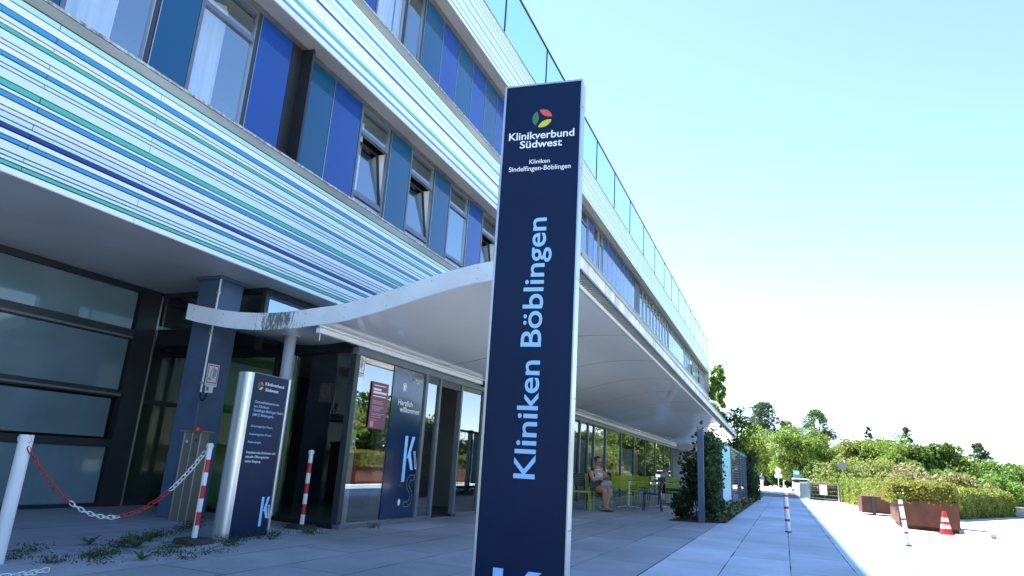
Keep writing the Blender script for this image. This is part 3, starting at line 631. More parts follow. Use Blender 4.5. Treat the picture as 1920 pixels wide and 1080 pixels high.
# ------------------------------------------------------------------ totem sign in front
PA,PBb=(3.694,1.684),(3.751,1.151)
FP=framemat(PA,PBb); PW=.536
TS=empty('totem_sign',(3.72,1.42,0),0,'tall navy totem sign with aluminium edges and vertical light blue lettering in the foreground','sign')
def tpart(mb,name): return W(mb.build(name,TS))
mb=MB(); fbox(mb,FP,.012,PW-.004,.02,3.487,-.10,0,M_navy); pf=tpart(mb,'sign_panel')
mb=MB(); fbox(mb,FP,-.004,.011,0,3.5,-.112,.006,M_alu); fbox(mb,FP,PW-.003,PW+.007,0,3.5,-.112,.006,M_alu); fbox(mb,FP,.011,PW-.003,3.488,3.5,-.112,.006,M_alu); fbox(mb,FP,.011,PW-.003,0,.019,-.112,.006,M_alu)
fbox(mb,FP,.0,PW+.003,.003,3.496,-.111,-.101,M_alu)
for v in (.6,1.35,2.1,2.85,3.3): 
    for o_ in (-.03,-.08): fbox(mb,FP,PW+.0068,PW+.0085,v,v+.012,o_-.005,o_+.005,M_dark)
bevel(tpart(mb,'edge_frame'),.003)
emblem(FP,.273,3.229,.068,TS)
text('Klinikverbund',FP,.046,3.079,.056,.452,M_wtext,TS,bold=.018); text('Südwest',FP,.127,3.0145,.055,.291,M_wtext,TS,bold=.018)
text('Kliniken',FP,.2,2.896,.031,.14,M_wtext,TS,bold=.012); text('Sindelfingen-Böblingen',FP,.06,2.846,.034,.422,M_wtext,TS,bold=.012)
text('Kliniken Böblingen',FP,.336,.876,.132,1.63,M_lblue,TS,rot=math.pi/2,bold=.012)
mb=MB()
fpoly(mb,FP,[(.12,.045),(.18,.045),(.18,.379),(.12,.379)],M_lblue)
fpoly(mb,FP,[(.19,.2),(.235,.235),(.405,.375),(.328,.376)],M_lblue); fpoly(mb,FP,[(.215,.215),(.265,.255),(.4,.09),(.33,.06)],M_lblue,.0036); tpart(mb,'monogram_letter')

# ------------------------------------------------------------------ small curved sign by the door
FSg=framemat((5.813,5.55),(6.461,5.592))
SS=empty('practice_sign',(6.1,5.62,0),0,'lower navy sign with rounded aluminium side listing medical practices beside the entrance','sign')
M_alulight=mat('pale_anodised_aluminium',(0.72,0.75,0.8),0.28,.75,noise=.08,nscale=5,stretch=(1,1,.1))
mb=MB(); fbox(mb,FSg,-.0,.615,.0,1.795,-.2,0,M_navy); 
W(mb.build('sign_panel',SS))
mb=MB(); N=14
Lp=[(-.002+(-.075)*math.sin(math.pi*i/N)**.8*(1 if i<=N/2 else 1)-.0,-.2+ .2*(1-math.cos(math.pi*i/N))/2*1.0) for i in range(N+1)]
V=[FSg@Vector((a,.0,b)) for a,b in Lp]+[FSg@Vector((a,1.795,b)) for a,b in Lp]
mb.raw(V,[(i,i+1,N+2+i,N+1+i) for i in range(N)],M_alulight,True); mb.raw(V[N+1:],[tuple(range(N+1))],M_trim)
fbox(mb,FSg,.617,.649,0,1.8,-.19,.012,M_alulight); fbox(mb,FSg,0,.615,1.797,1.803,-.2,.002,M_trim)
W(mb.build('rounded_side',SS))
emblem(FSg,.125,1.66,.047,SS)
text('Klinikverbund',FSg,.205,1.678,.036,.34,M_wtext,SS,bold=.015); text('Südwest',FSg,.215,1.612,.036,.24,M_wtext,SS,bold=.015)
for q,(l,u,v,h,wd) in enumerate([('Gesundheitszentrum',.072,1.464,.029,.43),('am Klinikum',.07,1.414,.029,.26),('Sindelfingen-Böblingen GmbH',.068,1.368,.029,.53),('(MVZ Böblingen)',.066,1.318,.029,.36),('Onkologische Praxis',.066,1.194,.023,.38),('Radiologische Praxis',.063,1.105,.023,.38),('Pathologie',.06,1.017,.023,.22),('Praktizierende Ärzt:innen und',.06,.902,.026,.5),('aktuelle Öffnungszeiten',.06,.855,.026,.4),('siehe Eingang',.06,.806,.026,.26)]):
    text(l,FSg,u,v,h,wd,M_wtext if q>6 else M_lblue if q>3 else mat('pale_blue_lettering',(.45,.6,.85),.5),SS,bold=.01)
mb=MB(); bigK(mb,FSg,.445,.107,.32,M_lblue,1.1); outline(mb,FSg,[(.575,.33),(.595,.33),(.613,.2),(.60,.19)],.008,M_wtext); W(mb.build('monogram_letter',SS))

# ------------------------------------------------------------------ posts, chains, cabinet
def post_bands(mb,x,y,z0,z1,r,bands,m1=M_pole,m2=M_red,n=18,tilt=(0,0)):
    zs=sorted(set([z0,z1]+[b for q in bands for b in q]))
    for a,b in zip(zs[:-1],zs[1:]):
        m=m2 if any(q[0]<=a+1e-6 and b<=q[1]+1e-6 for q in bands) else m1
        mb.tube([(x+tilt[0]*(a-z0),y+tilt[1]*(a-z0),a),(x+tilt[0]*(b-z0),y+tilt[1]*(b-z0),b)],r,m,n)
def ring(mb,c,R,r,m,ax='z',n=12,ex=1.0,rot=None):
    pts=[]
    for i in range(n+1):
        a=2*math.pi*i/n; p=Vector((math.cos(a)*R*ex,math.sin(a)*R,0))
        if rot is not None: p=rot@p
        pts.append(Vector(c)+p)
    mb.tube(pts,r,m,6,False)
def redwhite(x,y,label):
    e=empty('barrier_post',(x,y,0),0,label,'bollard',group='red and white banded posts on rubber feet')
    mb=MB(); post_bands(mb,x,y,.05,.985,.028,[(.17,.30),(.43,.56),(.69,.82)])
    W(mb.build('pole',e))
    if x<6:
        mb=MB()
        for a,b in ((.17,.30),(.43,.56),(.69,.82)): mb.box(x-.0295,x-.0275,y-.005,y+.004,a,b,M_pole)
        W(mb.build('tape_gap',e))
    mb=MB(); ring(mb,(x,y+.03,.955),.018,.005,M_pole,rot=Matrix.Rotation(R_(90),3,'X')); ring(mb,(x,y-.03,.955),.018,.005,M_pole,rot=Matrix.Rotation(R_(90),3,'X')); W(mb.build('chain_eye',e))
    mb=MB(); P=[(-.15,-.08),(-.09,-.15),(.09,-.15),(.15,-.08),(.15,.08),(.09,.15),(-.09,.15),(-.15,.08)]
    for _s,z0,z1 in ((1.0,0.001,.045),):
        V=[(x+a*1.2,y+b*1.2,z0) for a,b in P]+[(x+a*1.05,y+b*1.05,z1) for a,b in P]
        mb.raw(V,[tuple(range(7,-1,-1)),tuple(range(8,16))]+[(i,(i+1)%8,8+(i+1)%8,8+i) for i in range(8)],M_rub)
    o=W(mb.build('rubber_foot',e)); bevel(o,.008)
redwhite(5.37,5.575,'red and white banded post on a black foot left of the small navy sign')
redwhite(7.33,5.82,'red and white banded post on a black foot in front of the corner glass')
PX,PY=3.5,5.56
e=empty('chain_post',(PX,PY,0),0,'plain white tubular chain post at the left picture edge','bollard')
mb=MB(); mb.tube([(PX,PY,0),(PX,PY,.95)],.05,M_pole,28); mb.tube([(PX,PY,.95),(PX,PY,.957)],.05,M_pole,28); W(mb.build('pole',e))
mb=MB()
for s in (-1,1): ring(mb,(PX-.01,PY+s*.058,.925),.026,.006,M_pole,rot=Matrix.Rotation(R_(90),3,'X')@Matrix.Rotation(R_(90),3,'Y'))
W(mb.build('chain_eye',e))
def chain(name,label,P,cols,pitch=.052,wd=.017,r=.0045):
    """P: fine polyline of the hanging line"""
    P=[Vector(p) for p in P]; mb=MB(); acc=0; k=0; cur=P[0]
    L_=[0]
    for a,b in zip(P[:-1],P[1:]): L_.append(L_[-1]+(b-a).length)
    n_=int(L_[-1]/pitch)
    def at(s):
        for i in range(len(P)-1):
            if s<=L_[i+1]: return P[i].lerp(P[i+1],(s-L_[i])/(L_[i+1]-L_[i]))
        return P[-1]
    for k in range(n_):
        a=at(k*pitch); b=at((k+1)*pitch); t=(b-a).normalized(); c=(a+b)/2
        u=t.cross(Vector((0,0,1))).normalized(); v=t.cross(u); w_=(u if k%2 else v)*.9+(v if k%2 else u)*.35; w_.normalize()
        hl=pitch*.66; pts=[]
        for i in range(13):
            an=2*math.pi*i/12; cx_=math.copysign(abs(math.cos(an))**.6,math.cos(an)); pts.append(c+t*cx_*hl+w_*math.sin(an)*wd)
        m=cols(k/n_); mb.tube(pts,r,m,5,False)
    o=mb.build(name); tag(o,label,'chain'); return o
A=Vector((PX-.0,PY+.0-.05,.86)); Bc=Vector((5.35,5.58,.93)); P=[]
for i in range(41):
    t=i/40; p=A.lerp(Bc,t); tt=(t-.43)/.57 if t>.43 else (t-.43)/.43
    p.z=p.z-.60*4*t*(1-t); P.append(p)
def ccol(t):
    return M_redch if t<.27 else M_pole if t<.50 else M_redch if t<.76 else M_pole
chain('barrier_chain','red and white plastic chain sagging between white post and banded post',P,ccol)
P=[Vector((3.162,4.935,.02)),Vector((3.282,4.915,.02)),Vector((3.419,4.959,.02)),Vector((3.544,4.993,.02))]
chain('loose_chain','short white chain end with a red link lying on the paving at lower left',P,lambda t:M_redch if t>.88 else M_pole)
e=empty('call_cabinet',(6.8,7.27,0),0,'stainless steel cabinet with a red lamp on top in front of the blue grey column','cabinet')
mb=MB(); mb.box(6.66,6.80,7.1,7.40,0,1.12,M_steel); mb.box(6.655,6.66,7.255,7.262,.02,1.1,M_dark); mb.box(6.652,6.661,7.10,7.115,0,1.12,M_alu); mb.box(6.652,6.661,7.385,7.4,0,1.12,M_alu); mb.box(6.652,6.661,7.245,7.255,0,1.12,M_alu); bevel(W(mb.build('body',e)),.004)
mb=MB(); mb.box(6.62,6.83,7.05,7.44,1.122,1.145,M_steel); W(mb.build('lid',e))
mb=MB(); mb.tube([(6.7,7.22,1.146),(6.7,7.22,1.17),(6.7,7.22,1.19),(6.7,7.22,1.205),(6.7,7.22,1.212)],[.045,.047,.042,.027,.006],mat('red_lamp_dome',(.55,.01,.015),.15,coat=1),18); W(mb.build('signal_lamp',e))
mb=MB(); mb.tube([(6.659,7.33,1.0),(6.654,7.33,1.0)],.018,M_wtext,14); mb.tube([(6.654,7.33,1.0),(6.652,7.33,1.0)],.012,M_lblue,14); mb.tube([(6.659,7.17,1.02),(6.652,7.17,1.02)],.016,M_dark,12); mb.box(6.652,6.66,7.12,7.24,.83,.835,M_dark); W(mb.build('lock',e))
def notice(name,FMx,u0,u1,v0,v1,label,tx=True):
    e=MB(); fbox(e,FMx,u0,u1,v0,v1,.004,.008,mat('notice_white',(.75,.77,.8),.4)); o=e.build(name); tag(o,label,'notice')
    w_=u1-u0; h=v1-v0
    g=MB(); outline(g,FMx,[(u0+.09*w_,v0+.16*h),(u1-.09*w_,v0+.16*h),(u1-.09*w_,v1-.07*h),(u0+.09*w_,v1-.07*h)],.035*w_*1.6,M_red,.010); g.build('red_border',o)
    g=MB(); fpoly(g,FMx,[(u0+.45*w_,v0+.42*h),(u0+.62*w_,v0+.36*h),(u0+.8*w_,v0+.5*h),(u0+.72*w_,v0+.75*h),(u0+.55*w_,v0+.8*h)],mat('pictogram_grey',(.35,.38,.42),.5),.010)
    outline(g,FMx,[(u0+.3*w_,v0+.35*h),(u0+.35*w_,v0+.65*h),(u0+.55*w_,v0+.85*h),(u0+.8*w_,v0+.7*h)],.008,M_grey,.011,False); g.build('pictogram',o)
    text('PV',FMx,u0+.17*w_,v0+.25*h,.1*h,.3*w_,M_black,o,out=.012,bold=.02)
    g=MB(); fbox(g,FMx,u0+.12*w_,u1-.12*w_,v0+.06*h,v0+.085*h,.009,.010,M_grey); g.build('caption_line',o)
FC=framemat((6.85,7.86),(6.85,7.45))
FCf=framemat((6.85,7.445),(7.3,7.445))
notice('warning_notice',FCf,.03,.24,1.77,2.08,'white notice with red frame on the blue grey column')
FG=framemat((7.5,YS-.012),(12,YS-.012))
notice('warning_notice',FG,.075,.3,2.02,2.34,'white notice with red frame on the corner of the entrance glass')
e=MB(); fbox(e,FG,.535,.97,1.34,2.005,.003,.007,mat('plum_poster',(.2,.035,.075),.4)); po=e.build('plum_poster'); tag(po,'plum coloured information poster with white print on the entrance glass','poster')
g=MB(); rr=random.Random(3)
for v,hh,u1 in ((1.95,.012,.9),(1.885,.03,.78),(1.84,.03,.93),(1.795,.014,.92)): fbox(g,FG,.58,u1,v,v+hh,.0075,.009,M_wtext)
for v in (1.73,1.71,1.69,1.65,1.63,1.61,1.59,1.55,1.53,1.5): 
    fbox(g,FG,.58,.8+.14*rr.random(),v,v+.008,.0075,.009,mat('pale_pink_print',(.45,.3,.36),.5))
fbox(g,FG,.57,.73,1.45,1.475,.0075,.009,M_lred); fbox(g,FG,.58,.66,1.36,1.44,.0075,.009,mat('pale_pink_print',(.45,.3,.36),.5))
g.build('print',po)

# ------------------------------------------------------------------ bollards right, cone, planter, kerb
e=empty('bollard',(14.53,-.03,0),0,'white bollard with three thin red rings standing in the shade','bollard','thin ringed white bollards')
mb=MB(); post_bands(mb,14.53,-.03,0,.735,.045,[(.2,.245),(.43,.475),(.655,.695)],tilt=(0,.035)); W(mb.build('pole',e)); mb=MB(); ring(mb,(14.53,-.03,.012),.055,.01,M_dark); W(mb.build('base_ring',e))
e=empty('bollard',(13.69,-1.93,0),0,'white bollard with three thin red rings in full sun before the planter','bollard','thin ringed white bollards')
mb=MB(); post_bands(mb,13.69,-1.93,0,.755,.035,[(.2,.235),(.42,.45),(.65,.685)],tilt=(0,.09)); W(mb.build('pole',e)); mb=MB(); ring(mb,(13.69,-1.93,.012),.042,.01,M_dark); W(mb.build('base_ring',e))
def cone(x,y,label):
    e=empty('traffic_cone',(x,y,0),0,label,'traffic cone')
    mb=MB(); zs=[.03,.14,.2,.28,.34,.42,.5]; R0=lambda z:.125-(z-.03)*.185
    cols=[M_redc,M_pole,M_redc,M_pole,M_redc,M_redc]
    for a,b,m in zip([.03,.13,.21,.28,.36],[.13,.21,.28,.36,.5],[M_redc,M_pole,M_redc,M_pole,M_redc]): mb.tube([(x,y,a),(x,y,b)],[R0(a),R0(b)],m,20,b>.49)
    W(mb.build('cone_body',e)); mb=MB(); mb.box(x-.15,x+.15,y-.15,y+.15,.002,.03,M_redc); bevel(W(mb.build('foot',e)),.012)
M_redc=mat('orange_red_plastic',(.55,.02,.02),.45,noise=.1,nscale=9)
cone(18.36,-3.36,'red and white traffic cone in front of the rusty planter')
# planter (a quadrilateral box of rusted steel)
def prism(mb,P,z0,z1,m,top=True):
    n_=len(P); V=[(a,b,z0) for a,b in P]+[(a,b,z1) for a,b in P]
    mb.raw(V,[tuple(range(n_-1,-1,-1)),tuple(range(n_,2*n_))]+[(i,(i+1)%n_,n_+(i+1)%n_,n_+i) for i in range(n_)],m)
PL=[(19.56,-2.61),(18.89,-3.76),(22.0,-4.2),(22.8,-2.83)]
e=empty('planter',(19.6,-3.3,0),0,'large rusty steel planter with a clipped yellow green hedge beside the cone','planter')
mb=MB(); prism(mb,PL,.09,.68,M_corten); prism(mb,[(19.66,-2.68),(19.02,-3.74),(21.9,-4.15),(22.6,-2.9)],.0,.09,M_corten); W(mb.build('steel_box',e))
def hedge_leaves(name,P,z0,z1,parent,mats,dens=2200,size=.05,core=None,rough=.03,wobble=.05):
    n_=len(P); pts=[]
    for i in range(n_):
        a=np.array(P[i]);b=np.array(P[(i+1)%n_]); L=np.linalg.norm(b-a); k=int(L*(z1-z0)*dens)
        t=rng.random(k); z=z0+(z1-z0)*rng.random(k); nn=np.array([b[1]-a[1],-(b[0]-a[0])])/L
        off=rng.normal(0,rough,k)+wobble*np.sin(t*L*2.3+z*3)*.5+wobble*np.sin(t*L*6.1-z*9)*.4
        pts.append(np.c_[a[0]+(b[0]-a[0])*t+nn[0]*off,a[1]+(b[1]-a[1])*t+nn[1]*off,z])
    A_=np.array(P); mn=A_.min(0); mx=A_.max(0); k=int((mx[0]-mn[0])*(mx[1]-mn[1])*dens)
    q=mn+(mx-mn)*rng.random((k,2)); ins=np.zeros(k,bool); j=n_-1
    for i in range(n_):
        c=((A_[i,1]>q[:,1])!=(A_[j,1]>q[:,1]))&(q[:,0]<(A_[j,0]-A_[i,0])*(q[:,1]-A_[i,1])/(A_[j,1]-A_[i,1]+1e-9)+A_[i,0]); ins^=c; j=i
    q=q[ins]; pts.append(np.c_[q,z1+rng.normal(0,rough*1.2,len(q))+wobble*np.sin(q[:,0]*5)*.4])
    pts=np.concatenate(pts); o=leafmesh('foliage',pts,size,mats,parent); W(o)
    mb=MB(); c=A_.mean(0); prism(mb,[tuple(c+(p-c)*.97) for p in A_],z0+.01,z1-.05,mat('hedge_inner_twigs',(.07,.08,.022),.95,noise=.5,nscale=14)); W(mb.build('inner_twigs',parent))
    return o
hedge_leaves('foliage',[(19.6,-2.5),(18.92,-3.74),(22.0,-4.3),(22.9,-2.72)],.6,1.06,e,[L_hedgey,L_hedgey,L_hedge],1300,.06)
e=empty('planter',(27.5,-3.1,0),0,'plain rusty steel planter with dry grass left behind the hedge planter','planter')
mb=MB(); mb.box(26.8,28.2,-4.3,-2.47,.06,.62,M_corten); mb.box(26.77,26.8,-2.88,-2.78,.0,.6,M_dark); W(mb.build('steel_box',e))
P=np.c_[26.9+1.2*rng.random(900),-4.2+1.6*rng.random(900),.62+.25*rng.random(900)**2]
W(leafmesh('dry_grass',P,.09,[L_dry,L_dry,L_olive],e,aspect=.15))
# kerb island stones
mb=MB(); Pk=[(18.45,-2.2),(17.75,-3.5),(17.9,-4.05),(19.05,-4.72),(19.3,-4.55),(18.2,-3.95),(18.0,-3.5),(18.7,-2.3)]
prism(mb,[(18.8,-3.8),(18.4,-3.86),(18.1,-4.15),(18.3,-4.3),(19.2,-4.2),(19.3,-3.9)],.0,.1,M_conc)
o=mb.build('kerb_stone'); tag(o,'grey kerb stone at the right foot of the rusty hedge planter','kerb'); bevel(o,.012)
mb=MB(); mb.box(37.2,38.2,-10.6,-9.55,0,.42,M_conc); o=mb.build('concrete_block'); bevel(o,.02); tag(o,'pale concrete block at the end of the low hedge on the right edge','block')
mb=MB(); prism(mb,[(31.0,-6.0),(31.7,-6.5),(31.5,-6.8),(30.8,-6.4)],.0,.13,M_conc); o=mb.build('boulder'); bevel(o,.05,3); tag(o,'flat pale stone lying at the foot of the right hedge','stone')

# ------------------------------------------------------------------ slatted fence with poster along the terrace
F0,F1=(15.1,1.66),(34.0,1.53)
FF=framemat(F0,F1)
e=empty('terrace_fence',(24,1.6,0),0,'blue grey steel terrace fence with wire infill beside the paving','fence')
px=[0.0,4.45,7.85,12.1,15.6,18.7]
for u in px:
    mb=MB(); fbox(mb,FF,u-.06,u+.06,0,1.95,-.06,.06,M_col); W(mb.build('post',e))
mb=MB()
for a,b in zip(px[:-1],px[1:]): fbox(mb,FF,a+.06,b-.06,1.86,1.93,-.03,.03,M_col); fbox(mb,FF,a+.06,b-.06,.16,.23,-.03,.03,M_col)
W(mb.build('rail',e))
for a,b in zip(px[:-1],px[1:]):
    if a==px[1]: continue
    mb=MB()
    for v in np.arange(.3,1.86,.085): fbox(mb,FF,a+.06,b-.06,v,v+.008,-.005,.003,M_grey)
    for u in np.arange(a+.25,b,.25): fbox(mb,FF,u,u+.008,.23,1.86,-.012,-.005,M_grey)
    W(mb.build('wire_infill',e))
mb=MB(); fbox(mb,FF,px[0]+3.1,px[0]+3.16,0,1.88,-.03,.03,M_white); W(mb.build('thin_post',e))
mb=MB(); fbox(mb,FF,4.75,7.6,.3,1.88,.02,.035,M_cyan); o=mb.build('banner'); tag(o,'cyan advertising banner with a faint red mark hung in the terrace fence','banner')
mb=MB(); fpoly(mb,FF,[(6.6,.95),(6.9,1.0),(7.15,1.35),(6.95,1.15)],mat('faint_red_mark',(.5,.12,.1),.5),.037); fpoly(mb,FF,[(5.1,1.5),(5.9,1.5),(5.9,1.53),(5.1,1.53)],M_wtext,.037); fpoly(mb,FF,[(5.1,.6),(7.3,.45),(7.3,.52),(5.1,.68)],mat('white_wave_mark',(.5,.75,.8),.5),.038); mb.build('print',o)
sheet('planting_bed',[(15.6,1.2),(44,1.2),(44,2.0),(14.8,2.3)],.02,M_soil)
P=np.c_[15.5+19*rng.random(2600),1.22+.45*rng.random(2600),.02+.18*rng.random(2600)**2]
o=leafmesh('bed_plants',P,.08,[L_weed,L_vine,L_dry]); tag(o,'low mixed ground plants in the bed under the terrace fence','ground plants',kind='stuff')
def vine(name,label,boxes,dens,size,cat='climbing plant',mats=None,stem=None,pt=(0,0)):
    e=empty(name,(pt[0],pt[1],0),0,label,cat); pts=[]
    for (x0,x1,y0,y1,z0,z1) in boxes:
        k=int(dens*(x1-x0+.2)*(y1-y0+.2)*(z1-z0)); nb=max(4,k//90)
        c=np.c_[x0+(x1-x0)*rng.random(nb),y0+(y1-y0)*rng.random(nb),z0+(z1-z0)*rng.random(nb)]
        i=rng.integers(0,nb,k); pts.append(c[i]+rng.normal(0,1,(k,3))*np.array([.11,.11,.16])*min(1,(z1-z0)))
    pts=np.concatenate(pts); pts=pts[pts[:,2]>.02]
    W(leafmesh('foliage',pts,size,mats or [L_vine,L_vine,L_weed],e,aspect=.8))
    rr=random.Random(len(pts))
    for k in range(4):
        mb=MB()
        bx=boxes[k%len(boxes)]; x=rr.uniform(bx[0],bx[1]); y=rr.uniform(bx[2],bx[3]); P=[]
        for i in range(6): P.append((x+rr.uniform(-.05,.05),y+rr.uniform(-.05,.05),(bx[5]-.1)*i/5))
        mb.tube(P,.012,M_bark,5); W(mb.build('stem',e))
    return e
vine('climbing_plant','dense ivy and shrub wrapped around the first terrace fence post',[(15.45,17.3,1.55,1.66,.15,1.8),(15.35,15.9,1.95,2.25,.05,.65),(15.5,16.2,1.8,2.02,.5,1.25),(15.3,17.6,1.4,1.5,.05,.35)],3600,.085,pt=(15.9,2.0))
vine('climbing_plant','ivy hanging over the far end of the terrace fence',[(31.2,34.4,1.25,1.62,.05,1.95)],900,.13,pt=(32.8,1.5))

# ------------------------------------------------------------------ terrace furniture
def make_chair(m):
    e=empty('cafe_chair')
    r=.013
    # origin under the seat centre, the sitter faces +x
    for (x,y) in ((.2,.2),(.2,-.2)):
        g=MB(); g.tube([(x+.02,y+.01*math.copysign(1,y),0),(x,y,.42),(x-.03,y,.445)],r,m,8); g.build('leg',e)
    for y in (.2,-.2):
        g=MB(); g.tube([(-.25,y,0),(-.2,y,.43),(-.235,y,.66),(-.275,y,.85)],r,m,8); g.build('leg',e)
    g=MB(); N=6; V=[]
    for i in range(N+1):
        t=i/N; x=-.2+.43*t; z=.445-.02*math.sin(math.pi*t)-(.02 if t>.95 else 0)
        V+= [(x,-.21,z),(x,.21,z)]
    F=[(2*i,2*i+2,2*i+3,2*i+1) for i in range(N)]; g.raw(V,F,m,True); g.raw([(a,b,c-.018) for a,b,c in V],[tuple(reversed(f)) for f in F],m,True)
    g.box(-.2,.215,-.215,-.2,.415,.442,m); g.box(-.2,.215,.2,.215,.415,.442,m); g.build('seat',e)
    g=MB()
    for k in range(6):
        z=.53+.053*k; xo=-.212-.0+(-.2+.0)*(0)-(z-.43)*.165; 
        P=[(xo-.028*math.sin(math.pi*j/6)-.0,-.2+.4*j/6) for j in range(7)]
        V=[(a,b,z) for a,b in P]+[(a-.008,b,z+.047) for a,b in P]
        g.raw(V,[(j,j+1,8+j,7+j) for j in range(6)],m,True); V2=[(a-.01,b,c) for a,b,c in V]; g.raw(V2,[(j+7,j+8,1+j,j) for j in range(6)],m,True)
    g.build('backrest',e); return e
cg=make_chair(M_lime); ca=make_chair(M_anth); used=set()
def place_chair(src,x,y,rz,label):
    o=src if src.name not in used else copytree(src)
    used.add(src.name); o.location=(x,y,0); o.rotation_euler=(0,0,R_(rz)); tag(o,label,'chair',group='stacking chairs of the cafe terrace'); return o
place_chair(cg,15.95,4.55,-80,'lime green chair partly hidden behind the big navy sign')
place_chair(cg,16.55,4.32,225,'lime green chair the woman with sunglasses sits on')
place_chair(cg,17.25,3.86,0,'lime green chair standing with its back to the camera, nearest table')
place_chair(cg,19.6,4.15,180,'lime green chair on the far side of the nearest terrace table')
place_chair(cg,20.9,4.05,10,'lime green chair between the nearest and the middle terrace table')
place_chair(cg,24.4,3.3,100,'lime green chair beside the bearded man, close to the ivy')
place_chair(ca,16.7,4.85,200,'anthracite slatted chair behind the seated woman')
place_chair(ca,18.15,3.25,95,'anthracite chair pulled out sideways in front of the middle table')
place_chair(ca,22.3,3.55,0,'anthracite chair back carrying the bearded man')
place_chair(ca,23.3,3.05,60,'anthracite chair with its back to the ivy at the last table')
place_chair(cg,22.9,4.7,-90,'lime green chair near the glass behind the bearded man')
def make_table():
    e=empty('cafe_table'); g=MB(); g.tube([(0,0,.71),(0,0,.735)],.36,mat('dark_table_top',(.1,.1,.105),.25),32); bevel(g.build('table_top',e),.006)
    g=MB(); g.tube([(0,0,.699),(0,0,.709)],.365,M_alu,32); g.build('metal_rim',e)
    g=MB(); g.tube([(0,0,.03),(0,0,.7)],.028,M_alulight,14); g.build('leg',e)
    g=MB()
    for k in range(4):
        a=k*math.pi/2+.5; g.tube([(0,0,.05),(.2*math.cos(a),.2*math.sin(a),.025),(.32*math.cos(a),.32*math.sin(a),.012)],[.03,.02,.014],M_alu,8)
    g.build('foot',e); return e
tb=make_table()
for i,(x,y,l) in enumerate([(18.55,3.95,'round bistro table nearest the seated woman'),(20.1,3.35,'round bistro table in the middle behind the pulled out anthracite chair'),(22.9,3.65,'round bistro table in front of the bearded man'),(25.2,4.1,'round bistro table farthest back by the glass wall')]):
    o=tb if i==0 else copytree(tb); o.location=(x,y,0); tag(o,l,'table',group='bistro tables of the cafe terrace')

# ------------------------------------------------------------------ people
def skinmesh(name,pts,edges,mats_,root=0,parent=None,sub=2):
    """pts: [(x,y,z,r[,ry])]"""
    me=bpy.data.meshes.new(name+'_s'); me.from_pydata([p[:3] for p in pts],edges,[]); o=bpy.data.objects.new(name+'_s',me); COL.objects.link(o)
    sk=o.modifiers.new('s','SKIN'); sk.use_smooth_shade=True; sk.branch_smoothing=.6
    sb=o.modifiers.new('u','SUBSURF'); sb.levels=sub; sb.render_levels=sub
    if not me.skin_vertices: 
        bm=bmesh.new(); bm.from_mesh(me); bm.verts.layers.skin.verify(); bm.to_mesh(me); bm.free()
    L=me.skin_vertices[0].data
    for i,p in enumerate(pts): L[i].radius=(p[3],p[4] if len(p)>4 else p[3]); L[i].use_root=(i==root)
    dg=bpy.context.evaluated_depsgraph_get(); m2=bpy.data.meshes.new_from_object(o.evaluated_get(dg)); bpy.data.objects.remove(o)
    m2.name=name; m2.materials.clear(); m2.materials.append(mats_)
    m2.polygons.foreach_set('use_smooth',[True]*len(m2.polygons))
    return add(bpy.data.objects.new(name,m2),parent)
def head(mb,c,yaw,pitch,m,s=1.0):
    """ovoid head with brow, nose, chin and ears; +x is the face direction before yaw"""
    Rm=Matrix.Translation(c)@Matrix.Rotation(yaw,4,'Z')@Matrix.Rotation(pitch,4,'Y')
    V=[];F=[];nu,nv=20,16
    for j in range(nv+1):
        th=math.pi*j/nv
        for i in range(nu):
            ph=2*math.pi*i/nu; x=math.sin(th)*math.cos(ph); y=math.sin(th)*math.sin(ph); z=math.cos(th)
            X=.095*x; Y=.075*y; Z=.115*z
            if x>0:
                if -.75<z<-.45: X*=1.02
                if abs(y)<.25 and -.28<z<.1: X+=.022*(1-abs(y)/.25)*(1 if z<-.05 else .5)
                if abs(abs(y)-.38)<.2 and 0<z<.2: X-=.008
                if abs(y)<.4 and -.55<z<-.35: X+=.006
            if z<-.3: Y*=1-.35*(-z-.3); X*=1-.1*(-z-.3)
            V.append(Rm@(Vector((X,Y,Z))*s))
    for j in range(nv):
        for i in range(nu): F.append((j*nu+i,(j+1)*nu+i,(j+1)*nu+(i+1)%nu,j*nu+(i+1)%nu))
    mb.raw(V,F,m,True)
    for sgn in (-1,1):
        P=[Rm@(Vector((-.005+.018*math.cos(a),sgn*.076,-.01+.03*math.sin(a)))*s) for a in np.linspace(0,6.28,9)]
        mb.tube(P,.007*s,m,6,False)
    return Rm
